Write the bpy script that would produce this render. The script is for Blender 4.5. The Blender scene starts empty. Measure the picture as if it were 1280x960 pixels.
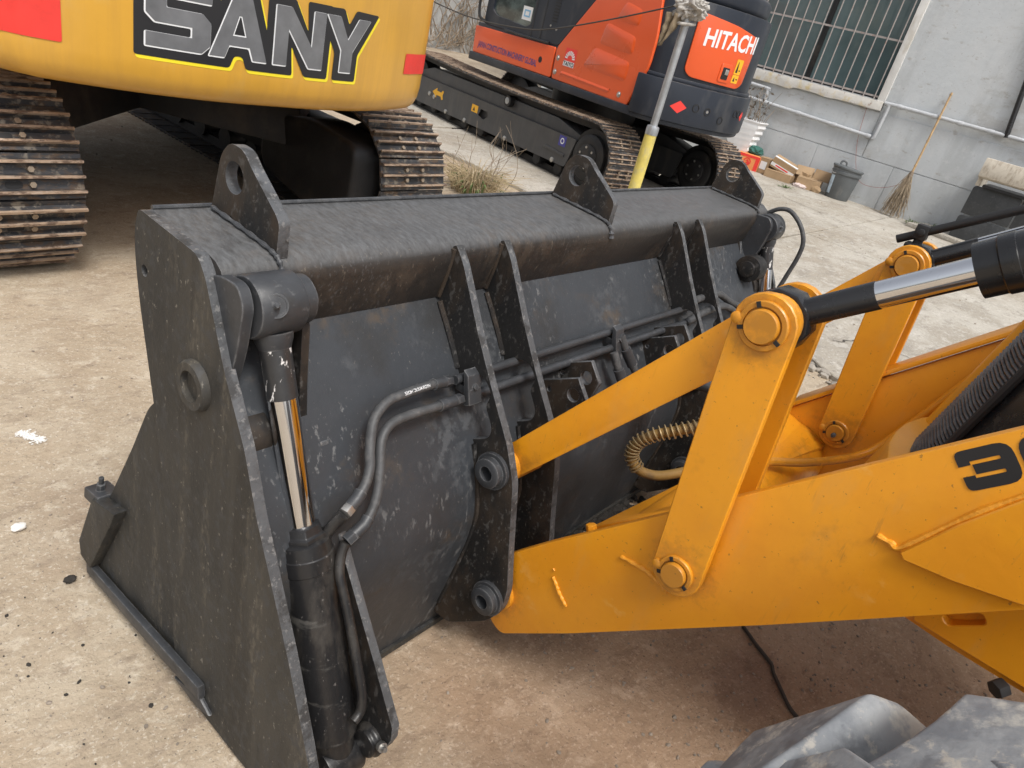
import bpy, bmesh, math, random
from mathutils import Matrix, Vector, noise
PI = math.pi
R = math.radians
random.seed(7)
scene = bpy.context.scene
COL = scene.collection

# ------------------------------------------------------------------ camera
cd = bpy.data.cameras.new('camera'); cam = bpy.data.objects.new('camera', cd); COL.objects.link(cam)
cd.sensor_width = 36.0; cd.lens = 25.58; cd.clip_start = 0.05; cd.clip_end = 2000
right = Vector((0.63369725, -0.73787433, 0.23231287))
down = Vector((-0.21640435, -0.45740866, -0.86252332))
fwd = Vector((0.74269573, 0.49630514, -0.44953782))
M = Matrix((right, -down, -fwd)).transposed().to_4x4(); M.translation = Vector((0, 0, 1.45))
cam.matrix_world = M
scene.camera = cam
# ------------------------------------------------------------------ sky
SUN_EL, SUN_AZ = R(58), R(205)          # azimuth measured from +Y clockwise
w = bpy.data.worlds.new('World'); scene.world = w; w.use_nodes = True
nt = w.node_tree; bg = nt.nodes['Background']
sky = nt.nodes.new('ShaderNodeTexSky'); sky.sky_type = 'NISHITA'; sky.sun_disc = False
sky.sun_elevation = SUN_EL; sky.sun_rotation = SUN_AZ; sky.dust_density = 4.0; sky.air_density = 1.0
hs = nt.nodes.new('ShaderNodeHueSaturation'); hs.inputs['Saturation'].default_value = 0.30
nt.links.new(sky.outputs[0], hs.inputs['Color']); nt.links.new(hs.outputs[0], bg.inputs[0])
bg.inputs[1].default_value = 0.125
# ------------------------------------------------------------------ sun (veiled by cloud)
sl = bpy.data.lights.new('sun', 'SUN'); sl.energy = 1.5; sl.angle = R(16); sl.color = (1, .965, .91)
so = bpy.data.objects.new('sun', sl); COL.objects.link(so)
sd = Vector((math.sin(SUN_AZ) * math.cos(SUN_EL), math.cos(SUN_AZ) * math.cos(SUN_EL), math.sin(SUN_EL)))
so.rotation_euler = sd.to_track_quat('Z', 'Y').to_euler()
so.location = (0, 0, 20)
# ------------------------------------------------------------------ exposure
vs = scene.view_settings; vs.view_transform = 'Standard'; vs.look = 'None'; vs.gamma = 1; vs.exposure = 0.62
vs.use_curve_mapping = False
scene.cycles.max_bounces = 8

# ================================================================== materials
def mat(name, base, rough=.5, metal=0., var=.25, vscale=6., layers=(), bump=0., bscale=60., edge=None, spec=.5,
        coat=0., rnd=False, stretch=None, dust_sheen=None):
    """layers: (colour, (sx,sy,sz), lo, hi, amount, rough or None); edge: (colour, radius, amount)"""
    m = bpy.data.materials.new(name); m.use_nodes = True
    t = m.node_tree; N = t.nodes; L = t.links
    b = N['Principled BSDF']; b.inputs['Metallic'].default_value = metal
    b.inputs['Specular IOR Level'].default_value = spec; b.inputs['Coat Weight'].default_value = coat
    b.inputs['Coat Roughness'].default_value = .08
    tc = N.new('ShaderNodeTexCoord'); co = tc.outputs['Object']
    if rnd:
        oi = N.new('ShaderNodeObjectInfo'); ml = N.new('ShaderNodeMath'); ml.operation = 'MULTIPLY'; ml.inputs[1].default_value = 37.
        L.new(oi.outputs['Random'], ml.inputs[0])
        ad = N.new('ShaderNodeVectorMath'); ad.operation = 'ADD'; L.new(co, ad.inputs[0]); L.new(ml.outputs[0], ad.inputs[1]); co = ad.outputs[0]
    def nz(scale, detail=6., ro=.6):
        n = N.new('ShaderNodeTexNoise'); n.inputs['Scale'].default_value = 1.; n.inputs['Detail'].default_value = detail; n.inputs['Roughness'].default_value = ro
        mp = N.new('ShaderNodeMapping'); mp.inputs['Scale'].default_value = scale
        mp.inputs['Location'].default_value = (random.uniform(0, 9),) * 3
        L.new(co, mp.inputs[0]); L.new(mp.outputs[0], n.inputs[0]); return n.outputs['Fac']
    def rng(x, a, c, lo=0., hi=1., st=False):
        r = N.new('ShaderNodeMapRange'); r.inputs[1].default_value = a; r.inputs[2].default_value = c
        r.inputs[3].default_value = lo; r.inputs[4].default_value = hi; L.new(x, r.inputs[0]); return r.outputs[0]
    s3 = stretch or (vscale,) * 3
    dark = [c * (1 - var) for c in base]; lite = [min(1, c * (1 + var)) for c in base]
    mx = N.new('ShaderNodeMix'); mx.data_type = 'RGBA'; mx.inputs[6].default_value = (*dark, 1); mx.inputs[7].default_value = (*lite, 1)
    L.new(rng(nz(s3), .25, .75), mx.inputs[0]); colr = mx.outputs[2]
    rr = rng(nz(s3), .2, .8, max(.02, rough - .12 * rough * 2), min(1, rough + .12 * rough * 2))
    for lay in layers:
        c, sc, lo, hi, amt, ro = lay[:6]
        f = rng(nz(sc, 8., .65), lo, hi, 0, amt)
        if len(lay) > 6:                                   # broken up by a second, finer noise
            k2 = N.new('ShaderNodeMath'); k2.operation = 'MULTIPLY'; L.new(f, k2.inputs[0]); L.new(rng(nz(lay[6], 5., .6), lay[7], lay[8]), k2.inputs[1]); f = k2.outputs[0]
        q = N.new('ShaderNodeMix'); q.data_type = 'RGBA'; L.new(f, q.inputs[0]); L.new(colr, q.inputs[6]); q.inputs[7].default_value = (*c, 1); colr = q.outputs[2]
        if ro is not None:
            q = N.new('ShaderNodeMix'); q.data_type = 'FLOAT'; L.new(f, q.inputs[0]); L.new(rr, q.inputs[2]); q.inputs[3].default_value = ro; rr = q.outputs[0]
    if edge:
        c, rad, amt = edge
        bv = N.new('ShaderNodeBevel'); bv.samples = 4; bv.inputs[0].default_value = rad
        ge = N.new('ShaderNodeNewGeometry'); dt = N.new('ShaderNodeVectorMath'); dt.operation = 'DOT_PRODUCT'
        L.new(bv.outputs[0], dt.inputs[0]); L.new(ge.outputs['Normal'], dt.inputs[1])
        e = rng(dt.outputs['Value'], .985, .86)
        k = N.new('ShaderNodeMath'); k.operation = 'MULTIPLY'; L.new(e, k.inputs[0]); L.new(rng(nz((45,) * 3, 4.), .40, .62, .1, amt), k.inputs[1])
        q = N.new('ShaderNodeMix'); q.data_type = 'RGBA'; L.new(k.outputs[0], q.inputs[0]); L.new(colr, q.inputs[6]); q.inputs[7].default_value = (*c, 1); colr = q.outputs[2]
    if dust_sheen:                                               # paler up-facing faces: settled dust; on the beam also sky reflection painted in
        c, amt, sc, lo, hi = dust_sheen
        ge = N.new('ShaderNodeNewGeometry'); sx = N.new('ShaderNodeSeparateXYZ'); L.new(ge.outputs['Normal'], sx.inputs[0])
        k3 = N.new('ShaderNodeMath'); k3.operation = 'MULTIPLY'; L.new(rng(sx.outputs[2], .35, .9, 0, amt), k3.inputs[0]); L.new(rng(nz(sc, 6., .65), lo, hi, .15, 1.), k3.inputs[1])
        q = N.new('ShaderNodeMix'); q.data_type = 'RGBA'; L.new(k3.outputs[0], q.inputs[0]); L.new(colr, q.inputs[6]); q.inputs[7].default_value = (*c, 1); colr = q.outputs[2]
        q = N.new('ShaderNodeMix'); q.data_type = 'FLOAT'; L.new(k3.outputs[0], q.inputs[0]); L.new(rr, q.inputs[2]); q.inputs[3].default_value = .75; rr = q.outputs[0]
    L.new(colr, b.inputs['Base Color']); L.new(rr, b.inputs['Roughness'])
    if bump:
        bp = N.new('ShaderNodeBump'); bp.inputs['Strength'].default_value = 1.; bp.inputs['Distance'].default_value = bump
        L.new(nz((bscale,) * 3, 6., .6), bp.inputs['Height']); L.new(bp.outputs[0], b.inputs['Normal'])
    m.diffuse_color = (*base, 1)
    return m

DUST = (.26, .21, .155)
BLK = mat('bucket_black', (.038, .042, .048), .46, var=.22, vscale=3, spec=.42,
          layers=[((.024, .023, .022), (3, 3, 2.2), .50, .62, .65, .5), ((.080, .085, .091), (5.5, 5.5, 5.5), .52, .62, .6, .7, (52, 52, 40), .46, .56),
                  ((.17, .17, .168), (70, 70, 12), .575, .62, .6, .8, (5, 5, 5), .48, .58), ((.085, .06, .038), (4, 4, 6), .54, .66, .55, .8, (30, 30, 30), .42, .6),
                  ((.24, .23, .21), (170, 170, 90), .64, .68, .35, .8)],
          bump=.0010, bscale=45)
BLKD = mat('bucket_black_dusty', (.027, .027, .026), .55, spec=.4, var=.25, vscale=4,
           layers=[((.068, .060, .048), (5, 5, 1.0), .46, .60, .8, .8), ((.016, .016, .016), (8, 8, .7), .52, .60, .7, .5), ((.15, .13, .10), (22, 22, 2.2), .54, .64, .45, .8, (120, 120, 60), .45, .6),
                   ((.27, .245, .205), (190, 95, 70), .625, .66, .55, .8), ((.05, .052, .055), (40, 40, 40), .52, .62, .5, .6)],
           bump=.0012, bscale=60)
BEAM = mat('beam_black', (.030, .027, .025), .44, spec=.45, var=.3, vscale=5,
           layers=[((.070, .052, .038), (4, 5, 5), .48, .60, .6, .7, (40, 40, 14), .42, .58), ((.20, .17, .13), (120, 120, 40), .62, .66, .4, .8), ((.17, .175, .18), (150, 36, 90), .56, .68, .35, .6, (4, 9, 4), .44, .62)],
           bump=.0010, bscale=70, dust_sheen=((.15, .155, .16), .75, (130, 40, 60), .25, .72))  # top face paled: dust plus sky reflection painted into the colour
RIBM = mat('rib_black', (.016, .0155, .0155), .52, spec=.35, var=.35, vscale=7,
           layers=[((.058, .040, .026), (5, 5, 2.5), .48, .60, .65, .75), ((.10, .095, .09), (60, 60, 40), .56, .62, .5, .8), ((.20, .185, .16), (150, 150, 90), .64, .68, .5, .8)], bump=.001, bscale=60)
RIMM = mat('bare_plate_edge', (.085, .088, .093), .46, .1, var=.3, vscale=14, layers=[((.035, .034, .033), (22, 22, 22), .50, .60, .8, .6), ((.20, .195, .19), (80, 80, 80), .565, .63, .7, .6)], bump=.002, bscale=70)
CYLB = mat('cylinder_black', (.016, .016, .017), .34, var=.25, vscale=9, layers=[((.065, .058, .05), (14, 14, 4), .50, .62, .6, .65), ((.16, .15, .14), (150, 150, 60), .63, .67, .6, .7), ((.12, .115, .105), (6, 6, 22), .58, .64, .5, .7)], bump=.0005, bscale=70)
GREYB = mat('worn_grey_black', (.040, .042, .046), .45, var=.3, vscale=14, layers=[((.18, .18, .18), (60, 60, 60), .60, .72, .5, .6), ((.03, .028, .025), (20, 20, 20), .55, .7, .6, .6)], bump=.0006, bscale=60, edge=((.25, .25, .25), .005, .6))
CHROME = mat('chrome', (.72, .72, .73), .09, 1., var=.06, layers=[((.5, .5, .5), (300, 300, 20), .6, .75, .5, .25)])
CHIP = mat('chipped_rod', (.03, .03, .031), .35, var=.3, vscale=20, layers=[((.62, .60, .58), (60, 60, 22), .57, .60, 1., .4)], bump=.0006)
STEEL = mat('bright_steel', (.45, .44, .42), .42, .9, var=.2, vscale=40)
RUBH = mat('hose_rubber', (.055, .056, .058), .55, var=.3, vscale=30, layers=[((.14, .135, .13), (40, 40, 40), .52, .7, .6, .8)], bump=.0006, bscale=120)
RUBT = mat('tyre_rubber', (.165, .178, .195), .70, var=.22, vscale=6,
           layers=[((.32, .33, .335), (8, 8, 8), .47, .58, .8, .9), ((.50, .475, .42), (9, 9, 9), .505, .57, .85, .95, (34, 34, 34), .42, .54), ((.54, .485, .40), (24, 24, 24), .56, .62, .7, .95), ((.085, .092, .105), (16, 16, 16), .55, .63, .6, .6)],
           bump=.0012, bscale=60, dust_sheen=((.36, .365, .365), .35, (14, 14, 14), .40, .60))
YEL = mat('loader_yellow', (.82, .335, .013), .36, var=.07, vscale=3,
          layers=[((.72, .265, .013), (2.5, 2.5, 2.5), .46, .62, .6, .42), ((.66, .31, .06), (14, 14, 5), .54, .66, .35, .6), ((.20, .10, .03), (110, 110, 110), .65, .68, .65, .7), ((.80, .42, .10), (160, 9, 12), .60, .66, .5, .5, (4, 4, 4), .48, .58), ((.45, .20, .03), (10, 120, 14), .605, .66, .45, .6, (3, 3, 3), .48, .6), ((.40, .16, .02), (7, 7, 7), .58, .68, .35, .6, (40, 40, 40), .45, .6)], bump=.0005, bscale=45, edge=((.78, .40, .06), .005, .35), coat=.10)
YELB = mat('yellow_weld', (.78, .32, .02), .42, var=.1, bump=.003, bscale=60)
EXY = mat('excavator_yellow', (.63, .34, .048), .33, var=.10, vscale=3, layers=[((.50, .27, .05), (16, 16, .7), .46, .72, .55, .42), ((.55, .42, .22), (5, 5, 3), .58, .8, .3, .6)], coat=.25, edge=None)
RED = mat('reflective_red', (.75, .045, .035), .4, var=.1, vscale=20)
ORG = mat('excavator_orange', (.70, .092, .017), .30, var=.05, vscale=3, layers=[((.6, .12, .04), (6, 6, 2), .6, .85, .3, .5)], coat=.35)
SLATE = mat('slate_grey_paint', (.019, .024, .035), .40, spec=.4, var=.12, vscale=4, layers=[((.085, .085, .085), (5, 5, 2), .52, .66, .4, .6)], dust_sheen=((.25, .23, .2), .3, (6, 6, 6), .4, .6))
DARK = mat('undercarriage_black', (.016, .016, .017), .5, spec=.35, var=.4, vscale=5, layers=[((.11, .09, .07), (4, 4, 3), .52, .75, .5, .8)], bump=.001)
TFR = mat('track_frame_black', (.052, .053, .056), .42, var=.2, vscale=5, layers=[((.13, .12, .105), (10, 10, 1.5), .5, .72, .5, .7)], bump=.0006)
SHOE = mat('track_shoe_steel', (.060, .060, .064), .45, .4, var=.4, vscale=10, layers=[((.13, .085, .055), (12, 30, 30), .5, .6, .8, .75), ((.26, .225, .18), (30, 30, 30), .53, .62, .75, .8)], bump=.001, rnd=True)
SHOET = mat('grouser_worn', (.36, .26, .185), .55, .3, var=.3, vscale=20, layers=[((.42, .34, .27), (30, 60, 60), .5, .6, .7, .5), ((.09, .055, .04), (14, 40, 40), .50, .58, .8, .8)], bump=.001, rnd=True)
BOLT = mat('bolt_steel', (.30, .24, .18), .5, .5, var=.3, vscale=60, rnd=True)
WHITE = mat('white_paint', (.78, .77, .75), .5, var=.06)
GLASS = mat('window_glass', (.085, .125, .13), .10, var=.25, vscale=1.2, layers=[((.16, .19, .18), (2, 3, 2), .5, .75, .45, .2)], spec=.7)
CABG = mat('cab_glass', (.10, .13, .125), .05, var=.4, vscale=2.5, spec=.8, layers=[((.02, .025, .025), (4, 3, 5), .45, .6, .8, .05)])
BLACKP = mat('black_plastic', (.014, .014, .015), .28, var=.2, layers=[((.06, .055, .05), (20, 20, 20), .58, .75, .5, .5)])
BLACKM = mat('matt_black', (.014, .014, .015), .6, var=.2)
INK = mat('sticker_black', (.02, .02, .022), .45, var=.1)
SILV = mat('sticker_silver', (.19, .195, .205), .35, .3, var=.25, vscale=9)
SILW = mat('sticker_white', (.75, .76, .77), .4, var=.04)
YDEC = mat('sticker_yellow', (.85, .70, .03), .45, var=.05)
ADEC = mat('sticker_amber', (.80, .42, .02), .45, var=.08)
BLUE = mat('sticker_blue', (.05, .05, .28), .4, var=.1)
NAVY = mat('letter_navy', (.06, .05, .20), .4, var=.1)
GALV = mat('galvanised_steel', (.40, .42, .44), .40, .65, var=.25, vscale=12, layers=[((.22, .22, .22), (30, 30, 5), .55, .7, .5, .6)])
POLEY = mat('faded_yellow_sleeve', (.60, .49, .12), .55, var=.2, vscale=10, layers=[((.35, .33, .26), (12, 12, 6), .52, .7, .6, .7)])
CLOTH = mat('dirty_cloth', (.42, .40, .37), .95, var=.25, vscale=14, layers=[((.15, .12, .09), (12, 12, 12), .52, .68, .7, .95)], bump=.003, bscale=60)
TARP = mat('brown_sacking', (.22, .17, .11), .9, var=.35, vscale=18, bump=.002, bscale=90)
CARD = mat('cardboard', (.36, .245, .14), .85, var=.15, vscale=6, layers=[((.24, .16, .095), (9, 9, 9), .55, .75, .5, .9)], rnd=True)
PAIL = mat('grey_pail_plastic', (.115, .125, .13), .5, var=.15, vscale=6, layers=[((.25, .24, .22), (8, 8, 3), .55, .75, .5, .7)])
PVC = mat('grey_pvc_pipe', (.46, .475, .49), .45, var=.12, vscale=4, layers=[((.3, .28, .26), (20, 20, 20), .58, .72, .5, .6)])
BAMB = mat('bamboo', (.46, .31, .16), .5, var=.3, vscale=14, bump=.001)
BRIS = mat('broom_twigs', (.31, .245, .17), .9, var=.4, vscale=20, rnd=True)
BARM = mat('window_bar_paint', (.33, .30, .285), .55, var=.2, vscale=8, layers=[((.25, .13, .08), (25, 25, 14), .55, .68, .6, .8)])
SILLM = mat('weathered_sill', (.60, .58, .54), .85, var=.12, vscale=6, layers=[((.55, .42, .16), (9, 7, 5), .52, .68, .7, .9), ((.22, .12, .07), (12, 14, 9), .60, .70, .7, .9)], bump=.006, bscale=20)
TILE = mat('black_stone_tile', (.04, .043, .046), .55, var=.3, vscale=8, layers=[((.12, .12, .12), (30, 30, 30), .55, .72, .5, .6)], bump=.001)
TWIG = mat('dead_twig', (.24, .19, .14), .9, var=.4, vscale=30)
STRAW = mat('dry_grass', (.38, .30, .18), .9, var=.35, vscale=30)
GREEN = mat('weed_leaf', (.09, .13, .04), .7, var=.4, vscale=20)
STONE = mat('pebble_stone', (.24, .20, .16), .9, var=.5, vscale=9, layers=[((.45, .41, .36), (9, 9, 9), .6, .66, .8, .9)])
SOIL = mat('black_soil', (.03, .026, .022), .95, var=.4, vscale=20, bump=.004)
ROPE = mat('dark_rope', (.055, .05, .045), .8, var=.2)
CABLE = mat('dusty_cable', (.05, .042, .035), .7, var=.3, vscale=20)
FOAM = mat('white_foam_planter', (.72, .72, .72), .7, var=.08)
CREAM = mat('cream_stone', (.55, .50, .42), .8, var=.15, vscale=8, layers=[((.25, .18, .12), (25, 25, 8), .5, .66, .6, .9)], bump=.004, bscale=25)
TURQ = mat('dark_green_cloth', (.03, .11, .09), .85, var=.3)

# wall plaster: grey paint, rain streaks, scuffs
WALLM = mat('grey_wall_plaster', (.49, .515, .53), .85, var=.05, vscale=1.3,
            layers=[((.40, .415, .42), (.5, 2.6, .30), .48, .60, .6, .9), ((.54, .555, .56), (1.2, 1.6, 1.0), .50, .62, .5, .9), ((.30, .27, .235), (1.5, 3, 9), .585, .64, .55, .9, (14, 14, 14), .42, .56), ((.33, .31, .28), (.8, .8, 2.2), .56, .66, .5, .9), ((.56, .57, .57), (12, 12, 12), .55, .66, .4, .9), ((.25, .235, .22), (40, 40, 40), .62, .66, .5, .9)],
            bump=.005, bscale=9)
TRIMM = mat('white_window_trim', (.62, .61, .585), .8, var=.08, vscale=5, layers=[((.42, .38, .31), (6, 6, 2), .52, .64, .5, .9)], bump=.003, bscale=20)
WALLB = mat('old_white_wall', (.46, .46, .45), .9, var=.2, vscale=1., layers=[((.2, .19, .17), (1.2, 1.2, .5), .5, .7, .6, .9)], bump=.01, bscale=6)

def grease(m, pins):
    """old grease and rubbed dirt in ragged rings round the pivot pins (pins run along X)"""
    t = m.node_tree; N = t.nodes; L = t.links; b = N['Principled BSDF']; src = b.inputs['Base Color'].links[0].from_socket
    tc = N.new('ShaderNodeTexCoord'); n = N.new('ShaderNodeTexNoise'); n.inputs['Scale'].default_value = 26; n.inputs['Detail'].default_value = 8; n.inputs['Roughness'].default_value = .7; L.new(tc.outputs['Object'], n.inputs[0])
    d = None
    for (y, z) in pins:
        su = N.new('ShaderNodeVectorMath'); su.operation = 'SUBTRACT'; su.inputs[1].default_value = (0, y, z); L.new(tc.outputs['Object'], su.inputs[0])
        mu = N.new('ShaderNodeVectorMath'); mu.operation = 'MULTIPLY'; mu.inputs[1].default_value = (0, 1, 1); L.new(su.outputs[0], mu.inputs[0])
        le = N.new('ShaderNodeVectorMath'); le.operation = 'LENGTH'; L.new(mu.outputs[0], le.inputs[0])
        if d is None: d = le.outputs['Value']
        else:
            mi = N.new('ShaderNodeMath'); mi.operation = 'MINIMUM'; L.new(d, mi.inputs[0]); L.new(le.outputs['Value'], mi.inputs[1]); d = mi.outputs[0]
    ad = N.new('ShaderNodeMath'); ad.operation = 'MULTIPLY_ADD'; ad.inputs[1].default_value = .16; L.new(n.outputs[0], ad.inputs[0]); L.new(d, ad.inputs[2])
    r = N.new('ShaderNodeMapRange'); r.inputs[1].default_value = .155; r.inputs[2].default_value = .105; r.inputs[3].default_value = 0; r.inputs[4].default_value = .55; L.new(ad.outputs[0], r.inputs[0])
    q = N.new('ShaderNodeMix'); q.data_type = 'RGBA'; L.new(r.outputs[0], q.inputs[0]); L.new(src, q.inputs[6]); q.inputs[7].default_value = (.22, .10, .022, 1); L.new(q.outputs[2], b.inputs['Base Color'])
grease(YEL, [(.320, 1.104), (.288, .605), (.735, .56), (.655, .245)])
def ground_mat():
    m = mat('yard_dirt', (.375, .300, .213), .93, var=.16, vscale=1.1,
            layers=[((.46, .39, .295), (2.4, 2.4, 2.4), .47, .60, .7, .95), ((.27, .200, .138), (1.4, 1.4, 1.4), .50, .62, .6, .95), ((.235, .18, .13), (10, 18, 10), .54, .64, .55, .95), ((.55, .48, .38), (16, 16, 16), .56, .64, .5, .95),
                    ((.60, .54, .45), (110, 110, 110), .56, .64, .55, .95), ((.13, .105, .085), (130, 130, 130), .61, .65, .75, .95)], bump=.009, bscale=34)
    # patches multiplied into the dirt colour under and beside the loader
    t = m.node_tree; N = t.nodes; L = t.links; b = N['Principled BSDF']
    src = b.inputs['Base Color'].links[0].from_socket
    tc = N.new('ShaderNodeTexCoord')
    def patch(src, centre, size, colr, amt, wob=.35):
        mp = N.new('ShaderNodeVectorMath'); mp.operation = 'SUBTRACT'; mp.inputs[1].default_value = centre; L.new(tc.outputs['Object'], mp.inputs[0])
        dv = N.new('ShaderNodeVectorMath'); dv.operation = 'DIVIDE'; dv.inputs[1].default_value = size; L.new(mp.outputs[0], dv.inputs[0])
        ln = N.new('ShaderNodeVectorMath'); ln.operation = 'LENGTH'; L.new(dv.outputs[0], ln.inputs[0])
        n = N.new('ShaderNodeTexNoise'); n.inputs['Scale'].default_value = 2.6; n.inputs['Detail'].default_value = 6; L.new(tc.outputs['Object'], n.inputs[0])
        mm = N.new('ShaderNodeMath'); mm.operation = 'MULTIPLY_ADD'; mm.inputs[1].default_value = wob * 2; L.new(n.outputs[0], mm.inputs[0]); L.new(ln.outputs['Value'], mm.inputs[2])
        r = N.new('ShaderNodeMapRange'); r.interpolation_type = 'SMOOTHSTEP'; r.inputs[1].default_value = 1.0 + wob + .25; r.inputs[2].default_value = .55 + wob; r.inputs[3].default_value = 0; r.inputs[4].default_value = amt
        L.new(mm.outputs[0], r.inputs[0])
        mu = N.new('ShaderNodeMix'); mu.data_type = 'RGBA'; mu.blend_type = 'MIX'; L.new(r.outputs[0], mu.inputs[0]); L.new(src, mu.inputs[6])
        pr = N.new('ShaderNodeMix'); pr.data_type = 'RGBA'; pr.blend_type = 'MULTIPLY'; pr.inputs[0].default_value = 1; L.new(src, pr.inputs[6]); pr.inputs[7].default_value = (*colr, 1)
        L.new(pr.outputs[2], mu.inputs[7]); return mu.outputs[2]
    src = patch(src, (1.9, -.2, 0), (1.9, 1.25, 5), (.84, .70, .62), .9)  # wide patch: the loader's shade and red reflection painted into the dirt
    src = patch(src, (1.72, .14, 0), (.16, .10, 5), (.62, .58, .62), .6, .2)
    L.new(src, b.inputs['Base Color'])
    return m
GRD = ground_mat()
CONC = mat('yard_concrete', (.36, .325, .27), .88, var=.16, vscale=.9,
           layers=[((.45, .42, .365), (1.5, 1.5, 1.5), .46, .58, .8, .9), ((.30, .255, .195), (.6, 1.1, 1), .50, .60, .65, .9), ((.25, .225, .19), (5, 9, 5), .54, .62, .6, .9), ((.52, .49, .44), (9, 14, 9), .54, .62, .5, .9),
                   ((.24, .215, .18), (40, 40, 40), .55, .64, .55, .9), ((.64, .61, .57), (60, 60, 60), .57, .64, .5, .9), ((.14, .12, .10), (130, 130, 130), .61, .65, .6, .95)],
           bump=.010, bscale=18)

# ================================================================== mesh helpers
class MB:
    def __init__(s): s.v = []; s.f = []; s.m = []
    def add(s, V, F, mi=0, T=None):
        o = len(s.v)
        s.v += [tuple(T @ Vector(p)) if T else tuple(p) for p in V]
        s.f += [[i + o for i in f] for f in F]; s.m += [mi] * len(F); return s
    def box(s, lo, hi, mi=0, T=None):
        (a, b, c), (d, e, f) = lo, hi
        V = [(a, b, c), (d, b, c), (d, e, c), (a, e, c), (a, b, f), (d, b, f), (d, e, f), (a, e, f)]
        return s.add(V, [(3, 2, 1, 0), (4, 5, 6, 7), (0, 1, 5, 4), (1, 2, 6, 5), (2, 3, 7, 6), (3, 0, 4, 7)], mi, T)
    def prism(s, poly, a, b, axis='x', mi=0, T=None):
        n = len(poly)
        mk = {'x': lambda p, t: (t, p[0], p[1]), 'y': lambda p, t: (p[0], t, p[1]), 'z': lambda p, t: (p[0], p[1], t)}[axis]
        V = [mk(p, a) for p in poly] + [mk(p, b) for p in poly]
        F = [list(range(n))[::-1], [i + n for i in range(n)]] + [(i, (i + 1) % n, n + (i + 1) % n, n + i) for i in range(n)]
        return s.add(V, F, mi, T)
    def cyl(s, p0, p1, r0, r1=None, n=20, caps=True, mi=0):
        p0 = Vector(p0); p1 = Vector(p1); r1 = r0 if r1 is None else r1
        q = (p1 - p0).to_track_quat('Z', 'Y'); V = []; F = []
        for P, rr in ((p0, r0), (p1, r1)):
            for i in range(n):
                a = 2 * PI * i / n; V.append(P + q @ Vector((rr * math.cos(a), rr * math.sin(a), 0)))
        F = [(i, (i + 1) % n, n + (i + 1) % n, n + i) for i in range(n)]
        if caps: F += [list(range(n))[::-1], list(range(n, 2 * n))]
        return s.add(V, F, mi)
    def lathe(s, p0, axis, prof, n=28, mi=0, close=False):
        """prof: list of (distance along axis, radius)"""
        p0 = Vector(p0); ax = Vector(axis).normalized(); q = ax.to_track_quat('Z', 'Y'); V = []; F = []
        for (h, r) in prof:
            for i in range(n):
                a = 2 * PI * i / n; V.append(p0 + q @ Vector((r * math.cos(a), r * math.sin(a), h)))
        k = len(prof)
        for j in range(k - 1 + (1 if close else 0)):
            for i in range(n):
                a = j * n; b = ((j + 1) % k) * n; F.append((a + i, a + (i + 1) % n, b + (i + 1) % n, b + i))
        if not close: F += [list(range(n))[::-1], list(range((k - 1) * n, k * n))]
        return s.add(V, F, mi)
    def tube(s, path, r, n=10, mi=0, smooth=4, caps=True):
        P = [Vector(p) for p in path]
        if smooth and len(P) > 2: P = catmull(P, smooth)
        V = []; F = []; up = None
        for i, p in enumerate(P):
            d = (P[min(i + 1, len(P) - 1)] - P[max(i - 1, 0)]).normalized()
            if up is None:
                up = Vector((0, 0, 1)) if abs(d.z) < .9 else Vector((1, 0, 0))
            x = d.cross(up).normalized(); up = x.cross(d).normalized()
            rr = r(i / (len(P) - 1)) if callable(r) else r
            for j in range(n):
                a = 2 * PI * j / n; V.append(p + x * (rr * math.cos(a)) + up * (rr * math.sin(a)))
        for i in range(len(P) - 1):
            for j in range(n): F.append((i * n + j, i * n + (j + 1) % n, (i + 1) * n + (j + 1) % n, (i + 1) * n + j))
        if caps: F += [list(range(n))[::-1], list(range((len(P) - 1) * n, len(P) * n))]
        return s.add(V, F, mi)
    def mesh(s, name, mats, bevel=0., seg=2, ang=38):
        me = bpy.data.meshes.new(name); me.from_pydata(s.v, [], s.f)
        for i, f in enumerate(me.polygons): f.material_index = s.m[i]
        bm = bmesh.new(); bm.from_mesh(me); bmesh.ops.recalc_face_normals(bm, faces=bm.faces)
        if bevel:
            es = [e for e in bm.edges if len(e.link_faces) == 2 and e.calc_face_angle(0) > R(ang)]
            bmesh.ops.bevel(bm, geom=es, offset=bevel, segments=seg, profile=.6, affect='EDGES', clamp_overlap=True)
        bm.to_mesh(me); bm.free(); return finish(me, mats, ang)
    def build(s, name, mats, parent=None, bevel=0., seg=2, ang=38):
        return link(name, s.mesh(name, mats, bevel, seg, ang), parent)

def finish(me, mats, ang=38):
    for m in (mats if isinstance(mats, (list, tuple)) else [mats]): me.materials.append(m)
    me.polygons.foreach_set('use_smooth', [True] * len(me.polygons))
    me.set_sharp_from_angle(angle=R(ang)); me.update(); return me

def link(name, me, parent=None):
    o = bpy.data.objects.new(name, me); COL.objects.link(o)
    if parent is not None:
        o.parent = parent
        if 'world_parts' in parent: o.matrix_parent_inverse = parent.matrix_basis.inverted()
    return o

def catmull(P, k):
    out = []
    for i in range(len(P) - 1):
        a = P[max(i - 1, 0)]; b = P[i]; c = P[i + 1]; d = P[min(i + 2, len(P) - 1)]
        for j in range(k):
            t = j / k
            out.append(.5 * ((2 * b) + (c - a) * t + (2 * a - 5 * b + 4 * c - d) * t * t + (3 * b - a - 3 * c + d) * t ** 3))
    return out + [P[-1]]

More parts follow.
